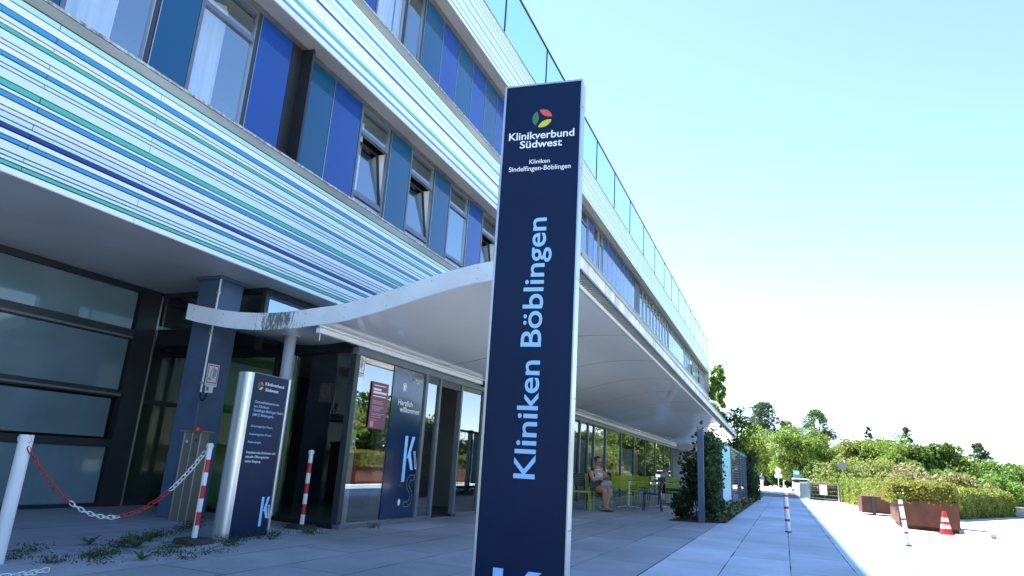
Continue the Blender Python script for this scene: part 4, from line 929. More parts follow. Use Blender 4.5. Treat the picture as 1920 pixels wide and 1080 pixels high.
def faceparts(Rm,parent,glasses=False,mm=None,beard=False,s=1.0):
    g=MB()
    for sg in (-1,1):
        g.tube([Rm@Vector((.083*s,sg*.03*s,.012*s)),Rm@Vector((.0895*s,sg*.03*s,.012*s))],.008*s,M_wtext,8); g.tube([Rm@Vector((.0895*s,sg*.03*s,.012*s)),Rm@Vector((.0915*s,sg*.03*s,.012*s))],.0045*s,M_black,8)
    W(g.build('eyes',parent))
    g=MB(); g.tube([Rm@Vector((.0885*s,-.022*s,-.058*s)),Rm@Vector((.0975*s,0,-.057*s)),Rm@Vector((.0885*s,.022*s,-.058*s))],.0045*s,mat('lips',(.35,.1,.09),.5),6); W(g.build('mouth',parent))
    if glasses:
        g=MB()
        for sg in (-1,1):
            P=[Rm@Vector((.101,sg*(.033)+.024*math.cos(a),.01+.017*math.sin(a))) for a in np.linspace(0,6.28,13)[:-1]]; Q=[p+Rm.to_3x3()@Vector((.004,0,0)) for p in P]
            g.raw(P+Q,[tuple(range(12)),tuple(range(23,11,-1))]+[(i,(i+1)%12,12+(i+1)%12,12+i) for i in range(12)],M_black)
            g.tube([Rm@Vector((.1,sg*.056,.014)),Rm@Vector((.0,sg*.078,.014))],.003,M_black,6)
        g.tube([Rm@Vector((.104,-.012,.014)),Rm@Vector((.104,.012,.014))],.003,M_black,6); W(g.build('sunglasses',parent))
    if beard:
        g=MB(); V=[];
        for j in range(7):
            for i in range(9):
                a=-1.25+2.5*i/8; z=-.035-.075*j/6; rr_=(.093-.018*(j/6)**2)
                V.append(Rm@Vector((rr_*math.cos(a)*1.06,.078*math.sin(a)*(1-.2*j/6),z)))
        g.raw(V,[(j*9+i,(j+1)*9+i,(j+1)*9+i+1,j*9+i+1) for j in range(6) for i in range(8) if not (j in(1,2) and i in (3,4))],M_hair,True); W(g.build('beard',parent))
def haircap(Rm,parent,m,bun=False,low=-.02,s=1.0):
    g=MB(); V=[];F=[];nu,nv=20,9
    for j in range(nv+1):
        th=1.75*j/nv
        for i in range(nu):
            ph=2*math.pi*i/nu; x=math.sin(th)*math.cos(ph); y=math.sin(th)*math.sin(ph); z=math.cos(th)
            k=1.09+.02*math.sin(ph*7+th*5)
            X,Y,Z=.1*x*k,.079*y*k,.118*z*k
            if x>.35 and z<.62: X*=.6;Y*=.8; Z=max(Z,.03)*1.0
            V.append(Rm@(Vector((X-.006,Y,Z+.004))*s))
    for j in range(nv):
        for i in range(nu): F.append((j*nu+i,(j+1)*nu+i,(j+1)*nu+(i+1)%nu,j*nu+(i+1)%nu))
    g.raw(V,F,m,True)
    if bun:
        c=Rm@Vector((-.115,0,.05)); P=[c+Vector((0,0,.035*q)) for q in (-1,-.6,0,.6,1)]; g.tube(P,[.008,.033,.042,.033,.008],m,12)
    W(g.build('hair',parent))
def hand(pts,edges,wi,d,u,s=1.0,curl=.35):
    """adds a palm and five fingers behind wrist index wi; d points to the fingertips, u out of the back of the hand"""
    d=d.normalized(); u=u.normalized(); sd=d.cross(u).normalized(); w0=Vector(pts[wi][:3])
    palm=w0+d*.05*s; pi=len(pts); pts.append((*palm,.02*s,.012*s)); edges.append((wi,pi))
    for k,(off,ln) in enumerate(((-.03,.07),(-.01,.08),(.01,.076),(.03,.06))):
        b=palm+d*.035*s+sd*off*s; m_=b+(d-u*curl).normalized()*ln*.5*s; t=m_+(d-u*curl*2.4).normalized()*ln*.5*s
        i=len(pts); pts.extend([(*b,.0095*s),(*m_,.0085*s),(*t,.007*s)]); edges.extend([(pi,i),(i,i+1),(i+1,i+2)])
    b=w0+d*.025*s-sd*.03*s; t=b+(d*.8-sd*.5-u*.3).normalized()*.05*s; i=len(pts); pts.extend([(*b,.011*s),(*t,.0085*s)]); edges.extend([(wi,i),(i,i+1)])

def person_seated(name,base,yaw,label,opts):
    """seated figure; local frame: faces +x, seat height .45, hips at origin"""
    e=empty(name,(base[0],base[1],0),yaw,label,'person')
    sk=opts.get('skin',M_skin); k=opts.get('bulk',1.0)
    P=[(0,0,.53,.13*k,.16*k),(.0,0,.66,.115*k,.15*k),(.02,0,.80,.12*k,.155*k),(.01,0,.92,.105*k,.15*k),(0,0,.97,.08,.1),(.01,0,1.02,.058),(.03,0,1.08,.054)]
    E_=[(0,1),(1,2),(2,3),(3,4),(4,5),(5,6)]
    for sg,(kn,an,toe) in ((1,opts['lleg']),(-1,opts['rleg'])):
        i=len(P); P+= [(.06,sg*.095,.5,.1*k,.1*k),((kn[0])*.55,sg*.1*.5+kn[1]*.5,(kn[2]+.5)/2+.01,.09*k,.085*k),(*kn,.062*k),((kn[0]+an[0])/2-.01,(kn[1]+an[1])/2,(kn[2]+an[2])/2+.03,.055*k),(*an,.035),(*toe,.03,.025)]
        E_+= [(0,i),(i,i+1),(i+1,i+2),(i+2,i+3),(i+3,i+4),(i+4,i+5)]
    wr=[]
    for sg,(el,wr_,hd,cl) in ((1,opts['larm']),(-1,opts['rarm'])):
        i=len(P); P+= [(-.005,sg*.17*k,.925,.055*k),((el[0]-.0)/2,(sg*.19*k+el[1])/2,(.925+el[2])/2,.05*k),(*el,.042*k),((el[0]+wr_[0])/2,(el[1]+wr_[1])/2,(el[2]+wr_[2])/2,.038*k),(*wr_,.025)]
        E_+= [(3,i),(i,i+1),(i+1,i+2),(i+2,i+3),(i+3,i+4)]
        hand(P,E_,i+4,Vector(hd),Vector(cl))
    skinmesh('body',P,E_,sk,0,e)
    return e,P
# woman with phone: faces roughly towards -x,-y
e,P=person_seated('person',(16.5,4.33),R_(238),'woman in white top, dark skirt and sunglasses sitting on a chair with her phone',dict(skin=M_skin,bulk=1.2,
 lleg=((.44,.06,.49),(.40,-.02,.1),(.53,-.03,.04)),rleg=((.42,-.1,.48),(.36,-.06,.1),(.49,-.07,.035)),
 larm=((.14,.25,.70),(.33,.08,.80),(.9,-.3,.35),(0,.6,.8)),rarm=((.15,-.25,.70),(.33,-.06,.80),(.9,.3,.35),(0,-.6,.8))))
g=MB(); RH=head(g,Vector((.045,0,1.158)),0,R_(14),M_skin,1.06); hb=g.build('head',e); faceparts(RH,e,True); haircap(RH,e,mat('reddish_brown_hair',(.05,.016,.01),.5,noise=.3,nscale=50),True)
for o in e.children:
    if o.name.split('.')[0] in('eyes','mouth','sunglasses','hair'): o.location=(0,0,0)
tp=skinmesh('white_top',[(.01,0,.56,.17,.2),(.01,0,.68,.16,.19),(.03,0,.80,.165,.185),(.025,0,.9,.145,.16),(.02,.08,.985,.04),(.02,-.08,.985,.04)],[(0,1),(1,2),(2,3),(3,4),(3,5)],mat('white_cotton',(.62,.64,.68),.8,noise=.05,nscale=20),0,e)
skinmesh('black_waistcoat',[(-.05,0,.55,.16,.225),(-.045,0,.70,.155,.215),(-.035,0,.84,.155,.215),(-.015,.18,.95,.1),(-.015,-.18,.95,.1)],[(0,1),(1,2),(2,3),(2,4)],mat('black_cotton',(.015,.015,.018),.8),0,e)
skinmesh('skirt',[(.02,0,.53,.16,.2),(.12,.09,.52,.115,.11),(.28,.09,.52,.1,.1),(.12,-.1,.52,.115,.11),(.27,-.1,.515,.1,.1)],[(0,1),(1,2),(0,3),(3,4)],mat('patterned_dark_fabric',(.02,.02,.022),.8,col2=(.16,.16,.17),nscale=45),0,e)
g=MB(); g.tube([(.02,-.15,.95),(.12,-.08,.84),(.135,.04,.72),(.1,.16,.62)],.012,M_black,6); g.build('bag_strap',e)
for sg in (-1,1):
    g=MB(); x0=.36 if sg<0 else .4; y0=-.065 if sg<0 else -.025
    V=[(x0-.07,y0-.035,.0),(x0+.19,y0-.045,.0),(x0+.19,y0+.045,.0),(x0-.07,y0+.035,.0)]; g.raw(V+[(a,b,.022) for a,b,_ in V],[(3,2,1,0),(4,5,6,7),(0,1,5,4),(1,2,6,5),(2,3,7,6),(3,0,4,7)],M_black)
    g.tube([(x0+.1,y0-.045,.02),(x0+.1,y0,.065),(x0+.1,y0+.045,.02)],.012,M_black,6); g.tube([(x0-.02,y0-.04,.1),(x0+.03,y0,.12),(x0-.02,y0+.04,.1),(x0-.05,y0,.09),(x0-.02,y0-.04,.1)],.008,M_black,6); bevel(g.build('sandal',e),.006)
T=Matrix.Translation((16.5,4.33,0))@Matrix.Rotation(R_(238),4,'Z')
g=MB(); Tp=T@Matrix.Translation((.46,.0,.865))@Matrix.Rotation(R_(-40),4,'Y'); g.obox(Tp,-.004,.004,-.037,.037,-.075,.075,M_black); o=g.build('smartphone'); bevel(o,.004); tag(o,'dark smartphone held in both hands by the seated woman','phone')
g=MB(); Tb=T@Matrix.Translation((.24,.06,.60)); 
pts=[(Tb@Vector((0.02,-.16,-.01)),.02),(Tb@Vector((.03,-.08,.03)),.085),(Tb@Vector((.03,.03,.03)),.105),(Tb@Vector((.03,.13,.02)),.085),(Tb@Vector((.02,.2,0)),.02)]
g.tube([p[0] for p in pts],[p[1] for p in pts],mat('grey_bag_fabric',(.3,.33,.35),.7,noise=.08,nscale=12),14); o=g.build('shoulder_bag'); tag(o,'soft grey shoulder bag lying on the lap of the seated woman','bag')
# bearded man
e,P=person_seated('person',(22.45,3.6),R_(-12),'bearded man in a white t-shirt sitting at the far terrace table looking down',dict(skin=M_skin2,bulk=1.0,
 lleg=((.46,.12,.5),(.42,.12,.1),(.56,.13,.035)),rleg=((.46,-.12,.5),(.40,-.13,.1),(.54,-.15,.035)),
 larm=((.12,.27,.70),(.34,.13,.77),(.95,-.2,0),(0,0,1)),rarm=((.12,-.27,.70),(.34,-.12,.77),(.95,.2,0),(0,0,1))))
e.rotation_euler=(0,0,R_(-50))
g=MB(); RH=head(g,Vector((.065,0,1.155)),0,R_(24),M_skin2,1.05); g.build('head',e); faceparts(RH,e,False,beard=True); haircap(RH,e,M_hair)
for o in e.children:
    if o.name.split('.')[0] in('eyes','mouth','beard','hair'): o.location=(0,0,0)
skinmesh('t_shirt',[(.0,0,.56,.165,.2),(.0,0,.68,.15,.19),(.02,0,.80,.15,.2),(.01,0,.915,.135,.19),(.0,.17,.935,.125),(.06,.24,.80,.1),(.0,-.17,.935,.125),(.06,-.24,.80,.1)],[(0,1),(1,2),(2,3),(3,4),(4,5),(3,6),(6,7)],mat('white_cotton',(.62,.64,.68),.8),0,e)
skinmesh('trousers',[(0,0,.52,.15,.17),(.08,.1,.51,.11),(.26,.12,.52,.095),(.46,.12,.5,.075),(.43,.12,.28,.07),(.42,.12,.13,.06),(.08,-.1,.51,.11),(.26,-.12,.52,.095),(.46,-.12,.5,.075),(.42,-.13,.28,.07),(.4,-.13,.13,.06)],[(0,1),(1,2),(2,3),(3,4),(4,5),(0,6),(6,7),(7,8),(8,9),(9,10)],mat('blue_denim',(.04,.07,.13),.8,noise=.15,nscale=20),0,e)
for sg in (-1,1):
    g=MB(); x=.44 if sg>0 else .42; y=.12*sg; g.tube([(x-.08,y,.045),(x-.02,y,.05),(x+.08,y,.04),(x+.15,y,.03),(x+.17,y,.03)],[.035,.045,.042,.035,.015],M_dark,10); g.build('shoe',e)
# walker far away on the sunny road
e=empty('person',(96,2.75,0),R_(178),'walking person in a blue t-shirt and white trousers on the sunlit road','person')
P=[(0,0,.98,.12,.15),(0,0,1.15,.11,.15),(.02,0,1.33,.12,.17),(.01,0,1.45,.09,.14),(.01,0,1.53,.055),(.02,0,1.6,.05),
 (.02,.1,.9,.095),(.12,.1,.5,.062),(.1,.1,.28,.055),(.06,.1,.08,.04),(.18,.1,.04,.035),
 (-.02,-.1,.9,.095),(-.06,-.1,.5,.062),(-.2,-.1,.3,.055),(-.32,-.1,.12,.04),(-.24,-.1,.04,.035),
 (0,.19,1.43,.055),(-.08,.25,1.18,.045),(.06,.27,.95,.035),(0,-.19,1.43,.055),(.02,-.25,1.16,.045),(.16,-.24,.97,.035)]
E_=[(0,1),(1,2),(2,3),(3,4),(4,5),(0,6),(6,7),(7,8),(8,9),(9,10),(0,11),(11,12),(12,13),(13,14),(14,15),(3,16),(16,17),(17,18),(3,19),(19,20),(20,21)]
hand(P,E_,18,Vector((.2,0,-1)),Vector((0,1,0))); hand(P,E_,21,Vector((.2,0,-1)),Vector((0,-1,0)))
skinmesh('body',P,E_,M_skin,0,e)
g=MB(); RH=head(g,Vector((.03,0,1.68)),0,0,M_skin); g.build('head',e); faceparts(RH,e); haircap(RH,e,mat('grey_hair',(.4,.4,.4),.6))
for o in e.children:
    if o.name.split('.')[0] in('eyes','mouth','hair'): o.location=(0,0,0)
skinmesh('t_shirt',[(0,0,.98,.14,.17),(0,0,1.15,.125,.165),(.02,0,1.33,.135,.185),(.01,0,1.44,.11,.16),(0,.19,1.42,.075),(-.06,.24,1.25,.07),(0,-.19,1.42,.075),(.01,-.24,1.25,.07)],[(0,1),(1,2),(2,3),(3,4),(4,5),(3,6),(6,7)],mat('bright_blue_cotton',(.02,.12,.55),.8),0,e)
skinmesh('trousers',[(0,0,.97,.135,.165),(.02,.1,.88,.11),(.12,.1,.5,.08),(.07,.1,.14,.07),(-.02,-.1,.88,.11),(-.06,-.1,.5,.08),(-.28,-.1,.18,.07)],[(0,1),(1,2),(2,3),(0,4),(4,5),(5,6)],mat('white_cotton',(.62,.64,.68),.8),0,e)

# ------------------------------------------------------------------ hedges, gate, signs, far things
def hedge(label,P,z1,mats,dens,size,grp='clipped hedges along the forecourt'):
    c=np.mean(P,axis=0); e=empty('hedge',(float(c[0]),float(c[1]),0),0,label,'hedge',grp); hedge_leaves('foliage',P,.02,z1,e,mats,dens,size,rough=.05,wobble=.1)
hedge('low hedge running along the right side behind the large planter',[(27.0,-4.9),(37.5,-9.6),(38.0,-8.9),(33.0,-6.5),(30,-5.0),(27.4,-4.2)],.98,[L_hedge,L_hedge,L_yel],420,.09)
hedge('short hedge between the metal gate and the small rusty planter',[(30.4,-3.6),(43.5,-2.95),(44.5,-3.6),(31,-5.2)],1.15,[L_hedge,L_yel],420,.1)
hedge('sun bleached hedge behind the metal gate',[(44,-1.4),(44.2,-3.0),(47,-3.4),(60,-2.6),(60,-1.7)],.9,[L_olive,L_dry,L_hedge],260,.12)
e=empty('metal_gate',(44.0,-2.0,0),0,'galvanised gate of horizontal bars with a white sign hanging on it','gate')
GM=framemat((44.0,-1.35),(42.3,-2.8)); 
for q0 in (-.05,2.2):
    mb=MB(); fbox(mb,GM,q0,q0+.08,0,.95,-.05,.05,M_alulight); W(mb.build('gate_post',e))
mb=MB()
for v in (.12,.33,.54,.75,.9): fbox(mb,GM,.03,2.2,v-.015,v+.015,-.015,.015,M_alu)
W(mb.build('bars',e))
mb=MB(); fbox(mb,GM,.85,1.4,.33,.88,.03,.045,M_white); o=mb.build('gate_sign'); tag(o,'plain white sign hung on the galvanised gate','sign')
mb=MB(); fbox(mb,GM,-.75,-.07,0,.98,-.35,.05,mat('light_grey_cabinet',(.5,.52,.54),.5)); fbox(mb,GM,-.74,-.09,.1,.9,.051,.058,M_alulight); o=mb.build('utility_cabinet'); bevel(o,.015); tag(o,'light grey utility cabinet left of the metal gate','cabinet')
e=empty('road_sign',(84,.63,0),0,'grey post with a round sign above a white plate, seen before dark trees','sign')
mb=MB(); mb.tube([(84,.63,0),(84,.63,2.4)],.04,M_alulight,8); W(mb.build('pole',e))
mb=MB(); mb.tube([(83.95,.63,2.1),(83.92,.63,2.1)],.33,M_white,20); mb.tube([(83.92,.63,2.1),(83.91,.63,2.1)],.24,mat('faded_sign_grey',(.55,.56,.62),.5),20); W(mb.build('round_plate',e))
mb=MB(); mb.box(83.92,83.96,.25,1.01,1.28,1.72,M_white); W(mb.build('plate',e))
mb=MB(); mb.tube([(100,.1,0),(100,.1,1.0),(100,.0,1.12),(100,-.25,1.15),(100,-.4,1.15)],.09,M_white,10); o=mb.build('curved_post'); tag(o,'short white post with a bent top right of the round road sign','post')
e=empty('road_sign',(56,-4.05,0),0,'back of a grey round sign standing in the olive bushes','sign')
mb=MB(); mb.tube([(56,-4.05,0),(56,-4.05,2.5)],.035,M_alulight,8); W(mb.build('pole',e)); mb=MB(); mb.tube([(55.97,-4.05,2.3),(55.95,-4.05,2.3)],.27,mat('grey_sign_back',(.4,.41,.43),.5,.3),20); W(mb.build('round_plate',e))
e=empty('info_board',(84,-1.25,0),0,'small blue board with a pale green top beside the white car','sign')
mb=MB(); mb.box(83.95,84,-1.75,-.95,.6,1.75,mat('board_blue',(.02,.15,.5),.4)); mb.box(83.94,84.01,-1.6,-1.0,1.76,2.2,mat('board_green',(.3,.55,.4),.4)); mb.box(84.01,84.06,-1.7,-1.62,0,1.7,M_alu); mb.box(84.01,84.06,-1.1,-1.02,0,1.7,M_alu); W(mb.build('board',e))
# parked white car, mostly hidden by cabinet and hedge
e=empty('parked_car',(80,-1.6,0),0,'white parked car half hidden behind the grey cabinet and hedge','car')
mb=MB(); cpf=[(0,.35),(.05,.62),(.5,.78),(1.2,.88),(1.75,1.28),(2.6,1.36),(3.4,1.26),(3.95,.92),(4.2,.85),(4.25,.4),(3.9,.22),(.3,.22)]
V=[(76+a,-2.45,b) for a,b in cpf]+[(76+a,-.75,b) for a,b in cpf]; n_=len(cpf)
mb.raw(V,[tuple(range(n_)),tuple(range(2*n_-1,n_-1,-1))]+[(i,(i+1)%n_,n_+(i+1)%n_,n_+i) for i in range(n_)],mat('white_car_paint',(.75,.76,.78),.2,coat=1)); bevel(W(mb.build('body',e)),.06,3)
mb=MB(); mb.box(77.35,79.6,-2.46,-.74,.93,1.22,mat('car_window_tint',(.02,.025,.03),.05)); W(mb.build('side_window',e))
mb=MB(); mb.quad((77.18,-2.3,.9),(77.18,-.9,.9),(77.68,-.98,1.25),(77.68,-2.22,1.25),MT['car_window_tint']); W(mb.build('windscreen',e,fixn=False))
for x in (76.85,79.5):
    for y in (-2.4,-.8):
        mb=MB(); mb.tube([(x,y-.1,.3),(x,y+.1,.3)],.3,M_rub,20); mb.tube([(x,y-.11,.3),(x,y+.11,.3)],.18,M_alu,14); W(mb.build('wheel',e))
for y in (-2.2,-1.0):
    mb=MB(); mb.tube([(76.02,y,.62),(76.1,y,.64)],.09,M_alulight,12); W(mb.build('headlight',e))
e=empty('pavilion',(150,8,0),0,'low brown timber kiosk with a pale roof under the trees','kiosk')
mb=MB(); mb.box(148,156,4.5,12,0,2.3,mat('brown_timber',(.25,.12,.05),.7,noise=.2,nscale=2)); W(mb.build('wall',e)); mb=MB(); mb.raw([(147,3.5,2.35),(157,3.5,2.35),(157,13,2.35),(147,13,2.35),(150,7,4),(154,7,4)],[(0,1,5,4),(1,2,5),(2,3,4,5),(3,0,4)],M_wall); W(mb.build('roof',e))
mb=MB(); mb.box(147.98,148,5.6,6.8,.6,1.8,M_dark); W(mb.build('window',e))

# ------------------------------------------------------------------ trees
def tree(name,x,y,h,w,label,cat='tree',mats=(L_mid,),kind='round',n=7000,leaf=.3,trunk=None,seed=0,grp='trees beyond the forecourt',low=.18):
    r_=np.random.default_rng(seed+11); e=empty(name,(x,y,0),0,label,cat,grp)
    pts=[];cl=[]
    if kind=='round' or kind=='bush':
        nc=34; zc=h*(.53 if kind=='round' else .42); rz=h*(.46 if kind=='round' else .5)
        for i in range(nc):
            v=r_.normal(size=3); v/=np.linalg.norm(v); rad=r_.random()**.5*.76
            c=np.array([v[0]*w*.5*rad,v[1]*w*.5*rad,zc+v[2]*rz*rad]); cr=w*.5*(.22+.2*r_.random()); cl.append((c,cr))
    elif kind=='pine':
        for i in range(110):
            t=r_.random()**.85; z=h*(low+.02+(.95-low)*t); wr=w*.5*((1-t)**.6*.9+.08)*r_.random()**.5; a=r_.random()*6.28
            cl.append((np.array([math.cos(a)*wr,math.sin(a)*wr,z-.06*wr]),w*.5*(.1+.13*r_.random())*(1.15-t*.4)))
        cl.append((np.array([0,0,h*.97]),w*.08))
    k=n//len(cl)
    for c,cr in cl:
        v=r_.normal(size=(k,3)); v/=np.linalg.norm(v,axis=1)[:,None]; rr_=cr*(.45+.6*r_.random(k)**.6)
        q=c+v*rr_[:,None]*np.array([1,1,.72 if kind!='pine' else .68]); pts.append(q)
    q=np.concatenate(pts); q=q[q[:,2]>.05]
    mi=r_.integers(0,len(mats),len(q)); 
    global rng; save=rng; rng=r_
    leafmesh('crown',q,leaf,list(mats),e,midx=mi,aspect=.75 if kind!='pine' else .35); rng=save
    mb=MB(); tr=w*.025+.05; top=h*(.8 if kind=='pine' else .6)
    P=[(r_.normal()*.04*w*t,r_.normal()*.04*w*t,top*t) for t in np.linspace(0,1,6)]; mb.tube(P,[tr*(1-.75*t) for t in np.linspace(0,1,6)],M_bark,8)
    mb.build('trunk',e)
    mb=MB()
    for c,cr in (cl[::3] if len(cl)<60 else cl[::9]):
        s_=Vector((0,0,min(c[2]*.7,top*.95)*.8)); m_=s_.lerp(Vector(c),.5)+Vector((0,0,-.03*h)); mb.tube([s_,m_,Vector(c)],[tr*.42,tr*.25,tr*.08],M_bark,5)
    mb.build('limbs',e)
    return e
def T(X,Y,Z,k): return X*k,Y*k,(Z-.95)*k+.95
def far(name,X,Y,Z,wd,k,*a,**kw):
    x,y,z=T(X,Y,Z,k); return tree(name,x,y,z,wd*k,*a,**kw)
far('maple_tree',62,2.3,5.75,5.4,1.7,'round yellow green maple at the left, right beside the canopy tip',mats=(L_yel,L_mid,L_yel),seed=1,n=9000)
far('maple_tree',66,5.6,5.0,4.6,1.7,'green maple half hidden behind the terrace fence and canopy',mats=(L_mid,L_yel),seed=21,n=7000)
far('pine_tree',85,2.0,10.1,8.4,1.6,'tall dark pine with two bare trunks above the left maple',mats=(L_pine,L_pine,L_dark),kind='pine',seed=2,n=11000,leaf=.42,low=.3)
far('pine_tree',90,-.6,8.2,7.0,1.6,'dark pine right of the tallest pine',mats=(L_pine,L_mid),kind='pine',seed=12,n=10000,leaf=.42,low=.25)
far('lime_tree',60,-.85,5.5,5.0,1.6,'dense round green tree behind the round road sign',mats=(L_mid,L_mid,L_yel),seed=3,n=9500)
far('larch_tree',85,-3.7,9.3,7.4,1.5,'tall grey green loose conifer left of the open slope',mats=(L_pine,L_mid),kind='pine',seed=4,n=9500,leaf=.36,low=.12)
far('poplar_tree',75,-6.4,6.2,4.2,1.4,'light yellow green tree in the middle of the slope',mats=(L_yel,L_olive),seed=5,n=6500)
far('spruce_tree',95,-10.1,8.4,2.6,1.4,'narrow dark spruce rising alone above the slope',mats=(L_pine,L_dark),kind='pine',seed=6,n=4000,leaf=.32,low=.1)
far('acacia_tree',75,-8.9,6.5,4.6,1.4,'fresh green airy tree right of the narrow spruce',mats=(L_mid,L_yel),seed=7,n=7000)
far('oak_tree',62,-10.6,5.6,4.6,1.4,'large deep green tree forming the right peak of the wood',mats=(L_mid,L_dark,L_mid),seed=8,n=9500)
far('spruce_tree',84,-12.6,7.6,3.0,1.4,'thin grey green conifer top showing behind the deep green tree',mats=(L_pine,),kind='pine',seed=9,n=3500,leaf=.3)
far('oak_tree',66,-9.0,5.0,4.6,1.3,'bushy green tree filling the wood left of the deep green tree',mats=(L_mid,L_yel),seed=31,n=7000)
far('spruce_tree',80,-18.2,5.8,4.4,1.3,'dark conifer group at the start of the right hand slope',mats=(L_dark,L_pine),kind='pine',seed=10,n=5500,leaf=.3,low=.1)
far('acacia_tree',74,-17.6,4.3,4.8,1.3,'fresh green tree at the right below the dark conifer group',mats=(L_mid,L_bright),seed=13,n=7000)
far('acacia_tree',76,-19.9,3.3,4.0,1.3,'small green tree at the right picture edge',mats=(L_mid,L_dark),seed=14,n=5000)
far('oak_tree',70,-14.2,4.2,5.0,1.25,'mid green tree between the two halves of the wood',mats=(L_mid,L_yel),seed=15,n=6500)
bg_='bushes on the slope behind the hedges'
for i,(X,Y,Z,wd,k,mt,l) in enumerate([(52,-3.6,3.2,4.6,1.15,(L_olive,L_olive,L_yel),'large olive green bush right of the dense round tree'),(50,-7.4,2.75,4.6,1.1,(L_olive,L_dry,L_olive),'olive bush with dry twigs in the middle above the rusty planter'),
 (58,-6.4,3.6,4.4,1.15,(L_yel,L_olive),'tall yellow olive bush behind the middle bushes'),(52,-12.3,2.5,4.0,1.1,(L_bright,L_bright,L_mid),'bright fresh green bush above the right hedge'),(42,-4.75,1.7,2.4,1.0,(L_dry,L_olive),'pinkish dry bush behind the small rusty planter'),
 (48,-9.7,2.25,3.8,1.05,(L_dry,L_olive,L_olive),'greyish dry bush left of the bright green one'),(46,-3.5,1.85,2.4,1.05,(L_bright,L_yel),'small lime green bush behind the gate hedge'),(56,-15.0,1.9,4.0,1.1,(L_bright,L_mid),'green bush at the far right above the hedge'),
 (60,-9.6,3.6,5.0,1.1,(L_mid,L_olive),'green bush in the gap below the spruce'),(72,-3.2,3.3,4.2,1.2,(L_dark,L_mid),'dark bush beside the blue board'),(45,-7.0,1.9,3.0,1.0,(L_olive,L_dry),'low olive bush just over the large planter hedge'),(110,6.0,4.4,7,1.0,(L_dark,L_mid),'dark shrub mass in shade behind the walking person'),(112,-.4,3.6,6,1.0,(L_dark,),'dark shrub in shade below the tall pine'),(118,2.6,3.9,6,1.0,(L_dark,),'dark thicket behind the round road sign')]):
    far('bush',X,Y,Z,wd,k,l,cat='bush',mats=mt,kind='bush',seed=40+i,n=5200,leaf=.19 if X<60 else .3,grp=bg_)
# young tree and climber at the far corner of the building, above the canopy
o=vine('climbing_plant','green climber on the far corner of the building above the canopy',[(70.1,71.8,5.3,6.6,2.5,12.0),(69,70.2,5.9,6.5,8,9.6)],160,.34,mats=[L_mid,L_yel],pt=(70.9,6.0))
far('young_tree',56,3.3,7.4,3.4,1.0,'loose young tree rising behind the canopy tip',mats=(L_mid,L_dark),seed=77,n=2200,leaf=.2,kind='round')
far('poplar_tree',80,-4.9,6.6,3.6,1.4,'pale green tree filling the gap right of the loose conifer',mats=(L_yel,L_mid),seed=78,n=7000,leaf=.26)
# trees on the far side of the forecourt, outside the frame: seen mirrored in the entrance glass
for i,(x,y,h,wd,mt) in enumerate([(22,-21,8.2,8,(L_mid,L_yel)),(31,-24,9.5,8.5,(L_mid,L_mid)),(14,-23,8.5,8,(L_mid,L_dark)),(41,-22,8,8,(L_yel,L_mid)),(5,-24,9,9,(L_mid,L_yel)),(-6,-24,8,8,(L_mid,)),(51,-24,9,8,(L_mid,L_dark)),(61,-25,8,8,(L_mid,L_yel))]):
    tree('forecourt_tree',x,y,h,wd*1.15,['yellow green tree opposite the entrance door, mirrored in the corner glass','mid green tree opposite the first cafe panes','darker tree opposite the small navy sign','yellow green tree opposite the seated woman','broad tree opposite the white chain post','tree opposite the frosted panels, farthest behind the camera','darker tree opposite the far cafe panes','last tree of the row opposite the canopy tip'][i],mats=mt,seed=90+i,n=9000,leaf=.4,kind='bush',grp='trees across the forecourt, mirrored in the glass')
hedge('long clipped hedge across the forecourt, mirrored in the entrance glass',[(-10,-13.2),(-10,-14.2),(35,-13.0),(35,-12)],1.15,[L_hedge,L_hedgey],170,.13,)

# ------------------------------------------------------------------ weeds in the joints
pts=[]
def tuft(x,y,n,s,h): 
    for _ in range(n): pts.append((x+rng.normal()*s,y+rng.normal()*s*.6,max(.005,h*rng.random()**1.4)))
for (x,y) in [(4.7,5.75),(4.85,5.9),(5.0,6.0),(4.3,5.45),(4.45,5.5),(4.1,5.3),(4.2,5.42),(5.0,5.45),(5.15,5.4),(5.65,5.45),(5.8,5.42),(6.05,5.42),(6.35,5.5),(6.5,5.5),(5.3,6.1),(5.6,6.25),(5.9,6.35),(3.9,5.9),(4.05,6.0),(3.7,5.7),(6.6,6.9),(4.55,5.1),(5.5,5.2),(4.75,5.2),(5.2,6.05),(5.45,6.2),(6.9,5.3),(7.0,5.45),(6.2,5.3),(4.0,5.1),(3.8,5.35),(4.6,4.85),(5.0,4.95),(6.4,6.7),(6.2,6.55),(8.2,5.3),(7.2,5.95)]:
    tuft(x,y,int(90+130*rng.random()),.06+.05*rng.random(),.035+.06*rng.random())
P=np.array(pts); o=leafmesh('joint_weeds',P,.026,[L_weed,L_weed,L_vine],aspect=.3); tag(o,'small grass and weeds growing in the paving joints at the lower left','weeds',kind='stuff')
def rosette(x,y,s,n,label):
    mb=MB(); r2=random.Random(int(x*100))
    for i in range(n):
        a=6.28*i/n+r2.uniform(-.2,.2); L=s*r2.uniform(.7,1.2); up=r2.uniform(.5,1.1); d_=Vector((math.cos(a),math.sin(a),0)); sd_=Vector((-math.sin(a),math.cos(a),0)); V=[]
        for j in range(6):
            t=j/5; c=Vector((x,y,.005))+d_*L*t+Vector((0,0,L*up*t*(1-.35*t))); w_=s*.16*math.sin(math.pi*min(1,t*.9+.08))
            V+= [c-sd_*w_,c+sd_*w_]
        mb.raw(V,[(2*j,2*j+1,2*j+3,2*j+2) for j in range(5)],L_weed,True)
    o=mb.build('broadleaf_weed',fixn=False); tag(o,label,'weed',group='broadleaf weeds at the lower left')
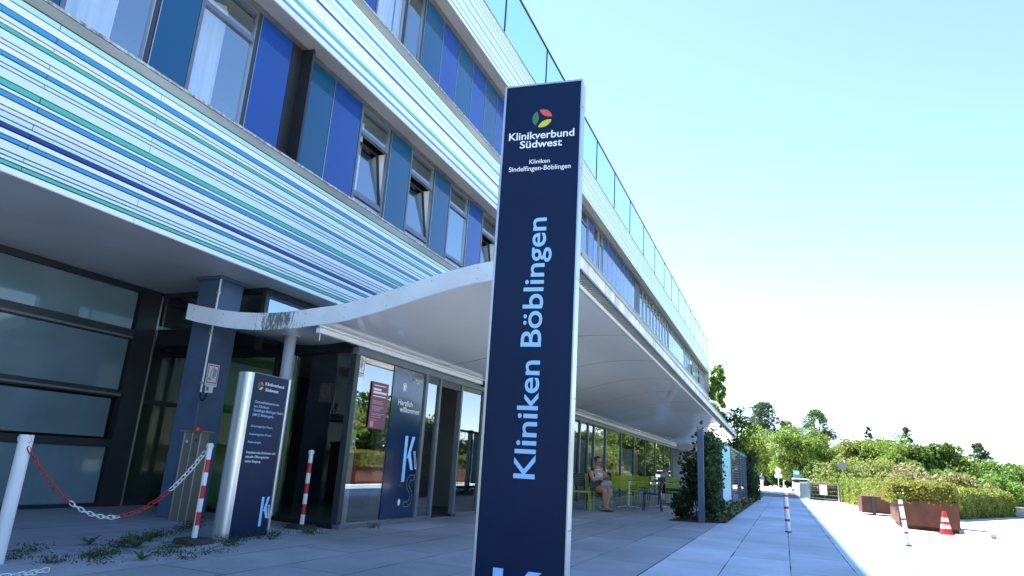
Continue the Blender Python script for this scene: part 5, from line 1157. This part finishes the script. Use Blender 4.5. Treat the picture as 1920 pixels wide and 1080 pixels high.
rosette(4.78,5.66,.15,9,'dark broadleaf weed between the chain post and the banded post')
rosette(4.6,6.05,.11,8,'small upright weed below the sagging chain')
rosette(5.15,5.93,.1,8,'leafy weed just left of the banded post foot')
rosette(4.32,5.02,.1,7,'leafy weed close to the lower picture edge')

# tree belt behind the camera, mirrored in the side glass and the polished signs
for i,(x,y,h,wd,mt,l) in enumerate([(-27,-14,9,10,(L_mid,L_yel),'southern tree of the belt behind the camera'),(-30,-5,10,10,(L_mid,L_dark),'broad darker tree of the belt behind the camera'),(-28,4,9,9,(L_mid,L_yel),'central yellowish tree of the belt behind the camera'),(-31,13,10,10,(L_mid,),'tree of the belt behind the camera near the building line'),(-27,22,9,9,(L_mid,L_dark),'northern tree of the belt behind the camera, past the building')]):
    tree('forecourt_tree',x,y,h,wd*1.2,l,mats=mt,seed=130+i,n=8000,leaf=.42,kind='bush',grp='tree belt behind the camera, mirrored in the side glass')

P=np.c_[185+14*rng.random(15000),-95+110*rng.random(15000),7*rng.random(15000)**.8]
P[:,2]*=.75+.25*np.sin(P[:,1]*.21)+.12*np.sin(P[:,1]*.63+1)
o=leafmesh('far_wood',P,1.5,[L_mid,L_dark,L_olive]); tag(o,'continuous far wood closing the horizon behind the single trees','wood',kind='stuff')

for i,(X,Y,Z,wd,k,mt,l) in enumerate([(72,-2.7,6.3,4.6,1.5,(L_mid,L_yel),'bright green tree between the round tree and the loose conifer'),(76,-7.6,6.4,4.6,1.4,(L_yel,L_mid),'yellow green tree left of the narrow spruce'),(70,-10.0,5.9,4.8,1.35,(L_mid,L_yel),'rounded light tree just left of the deep green peak'),(68,-12.9,5.3,4.8,1.3,(L_mid,L_bright),'rounded fresh tree just right of the deep green peak')]):
    far('lime_tree',X,Y,Z,wd,k,l,mats=mt,seed=200+i,n=8000,leaf=.27)
place_chair(cg,21.6,3.2,200,'lime green chair at the near side of the middle bistro table')
place_chair(cg,25.6,4.3,-100,'lime green chair at the farthest bistro table by the glass')
place_chair(ca,24.7,4.75,180,'anthracite chair at the farthest bistro table, back to the glass')
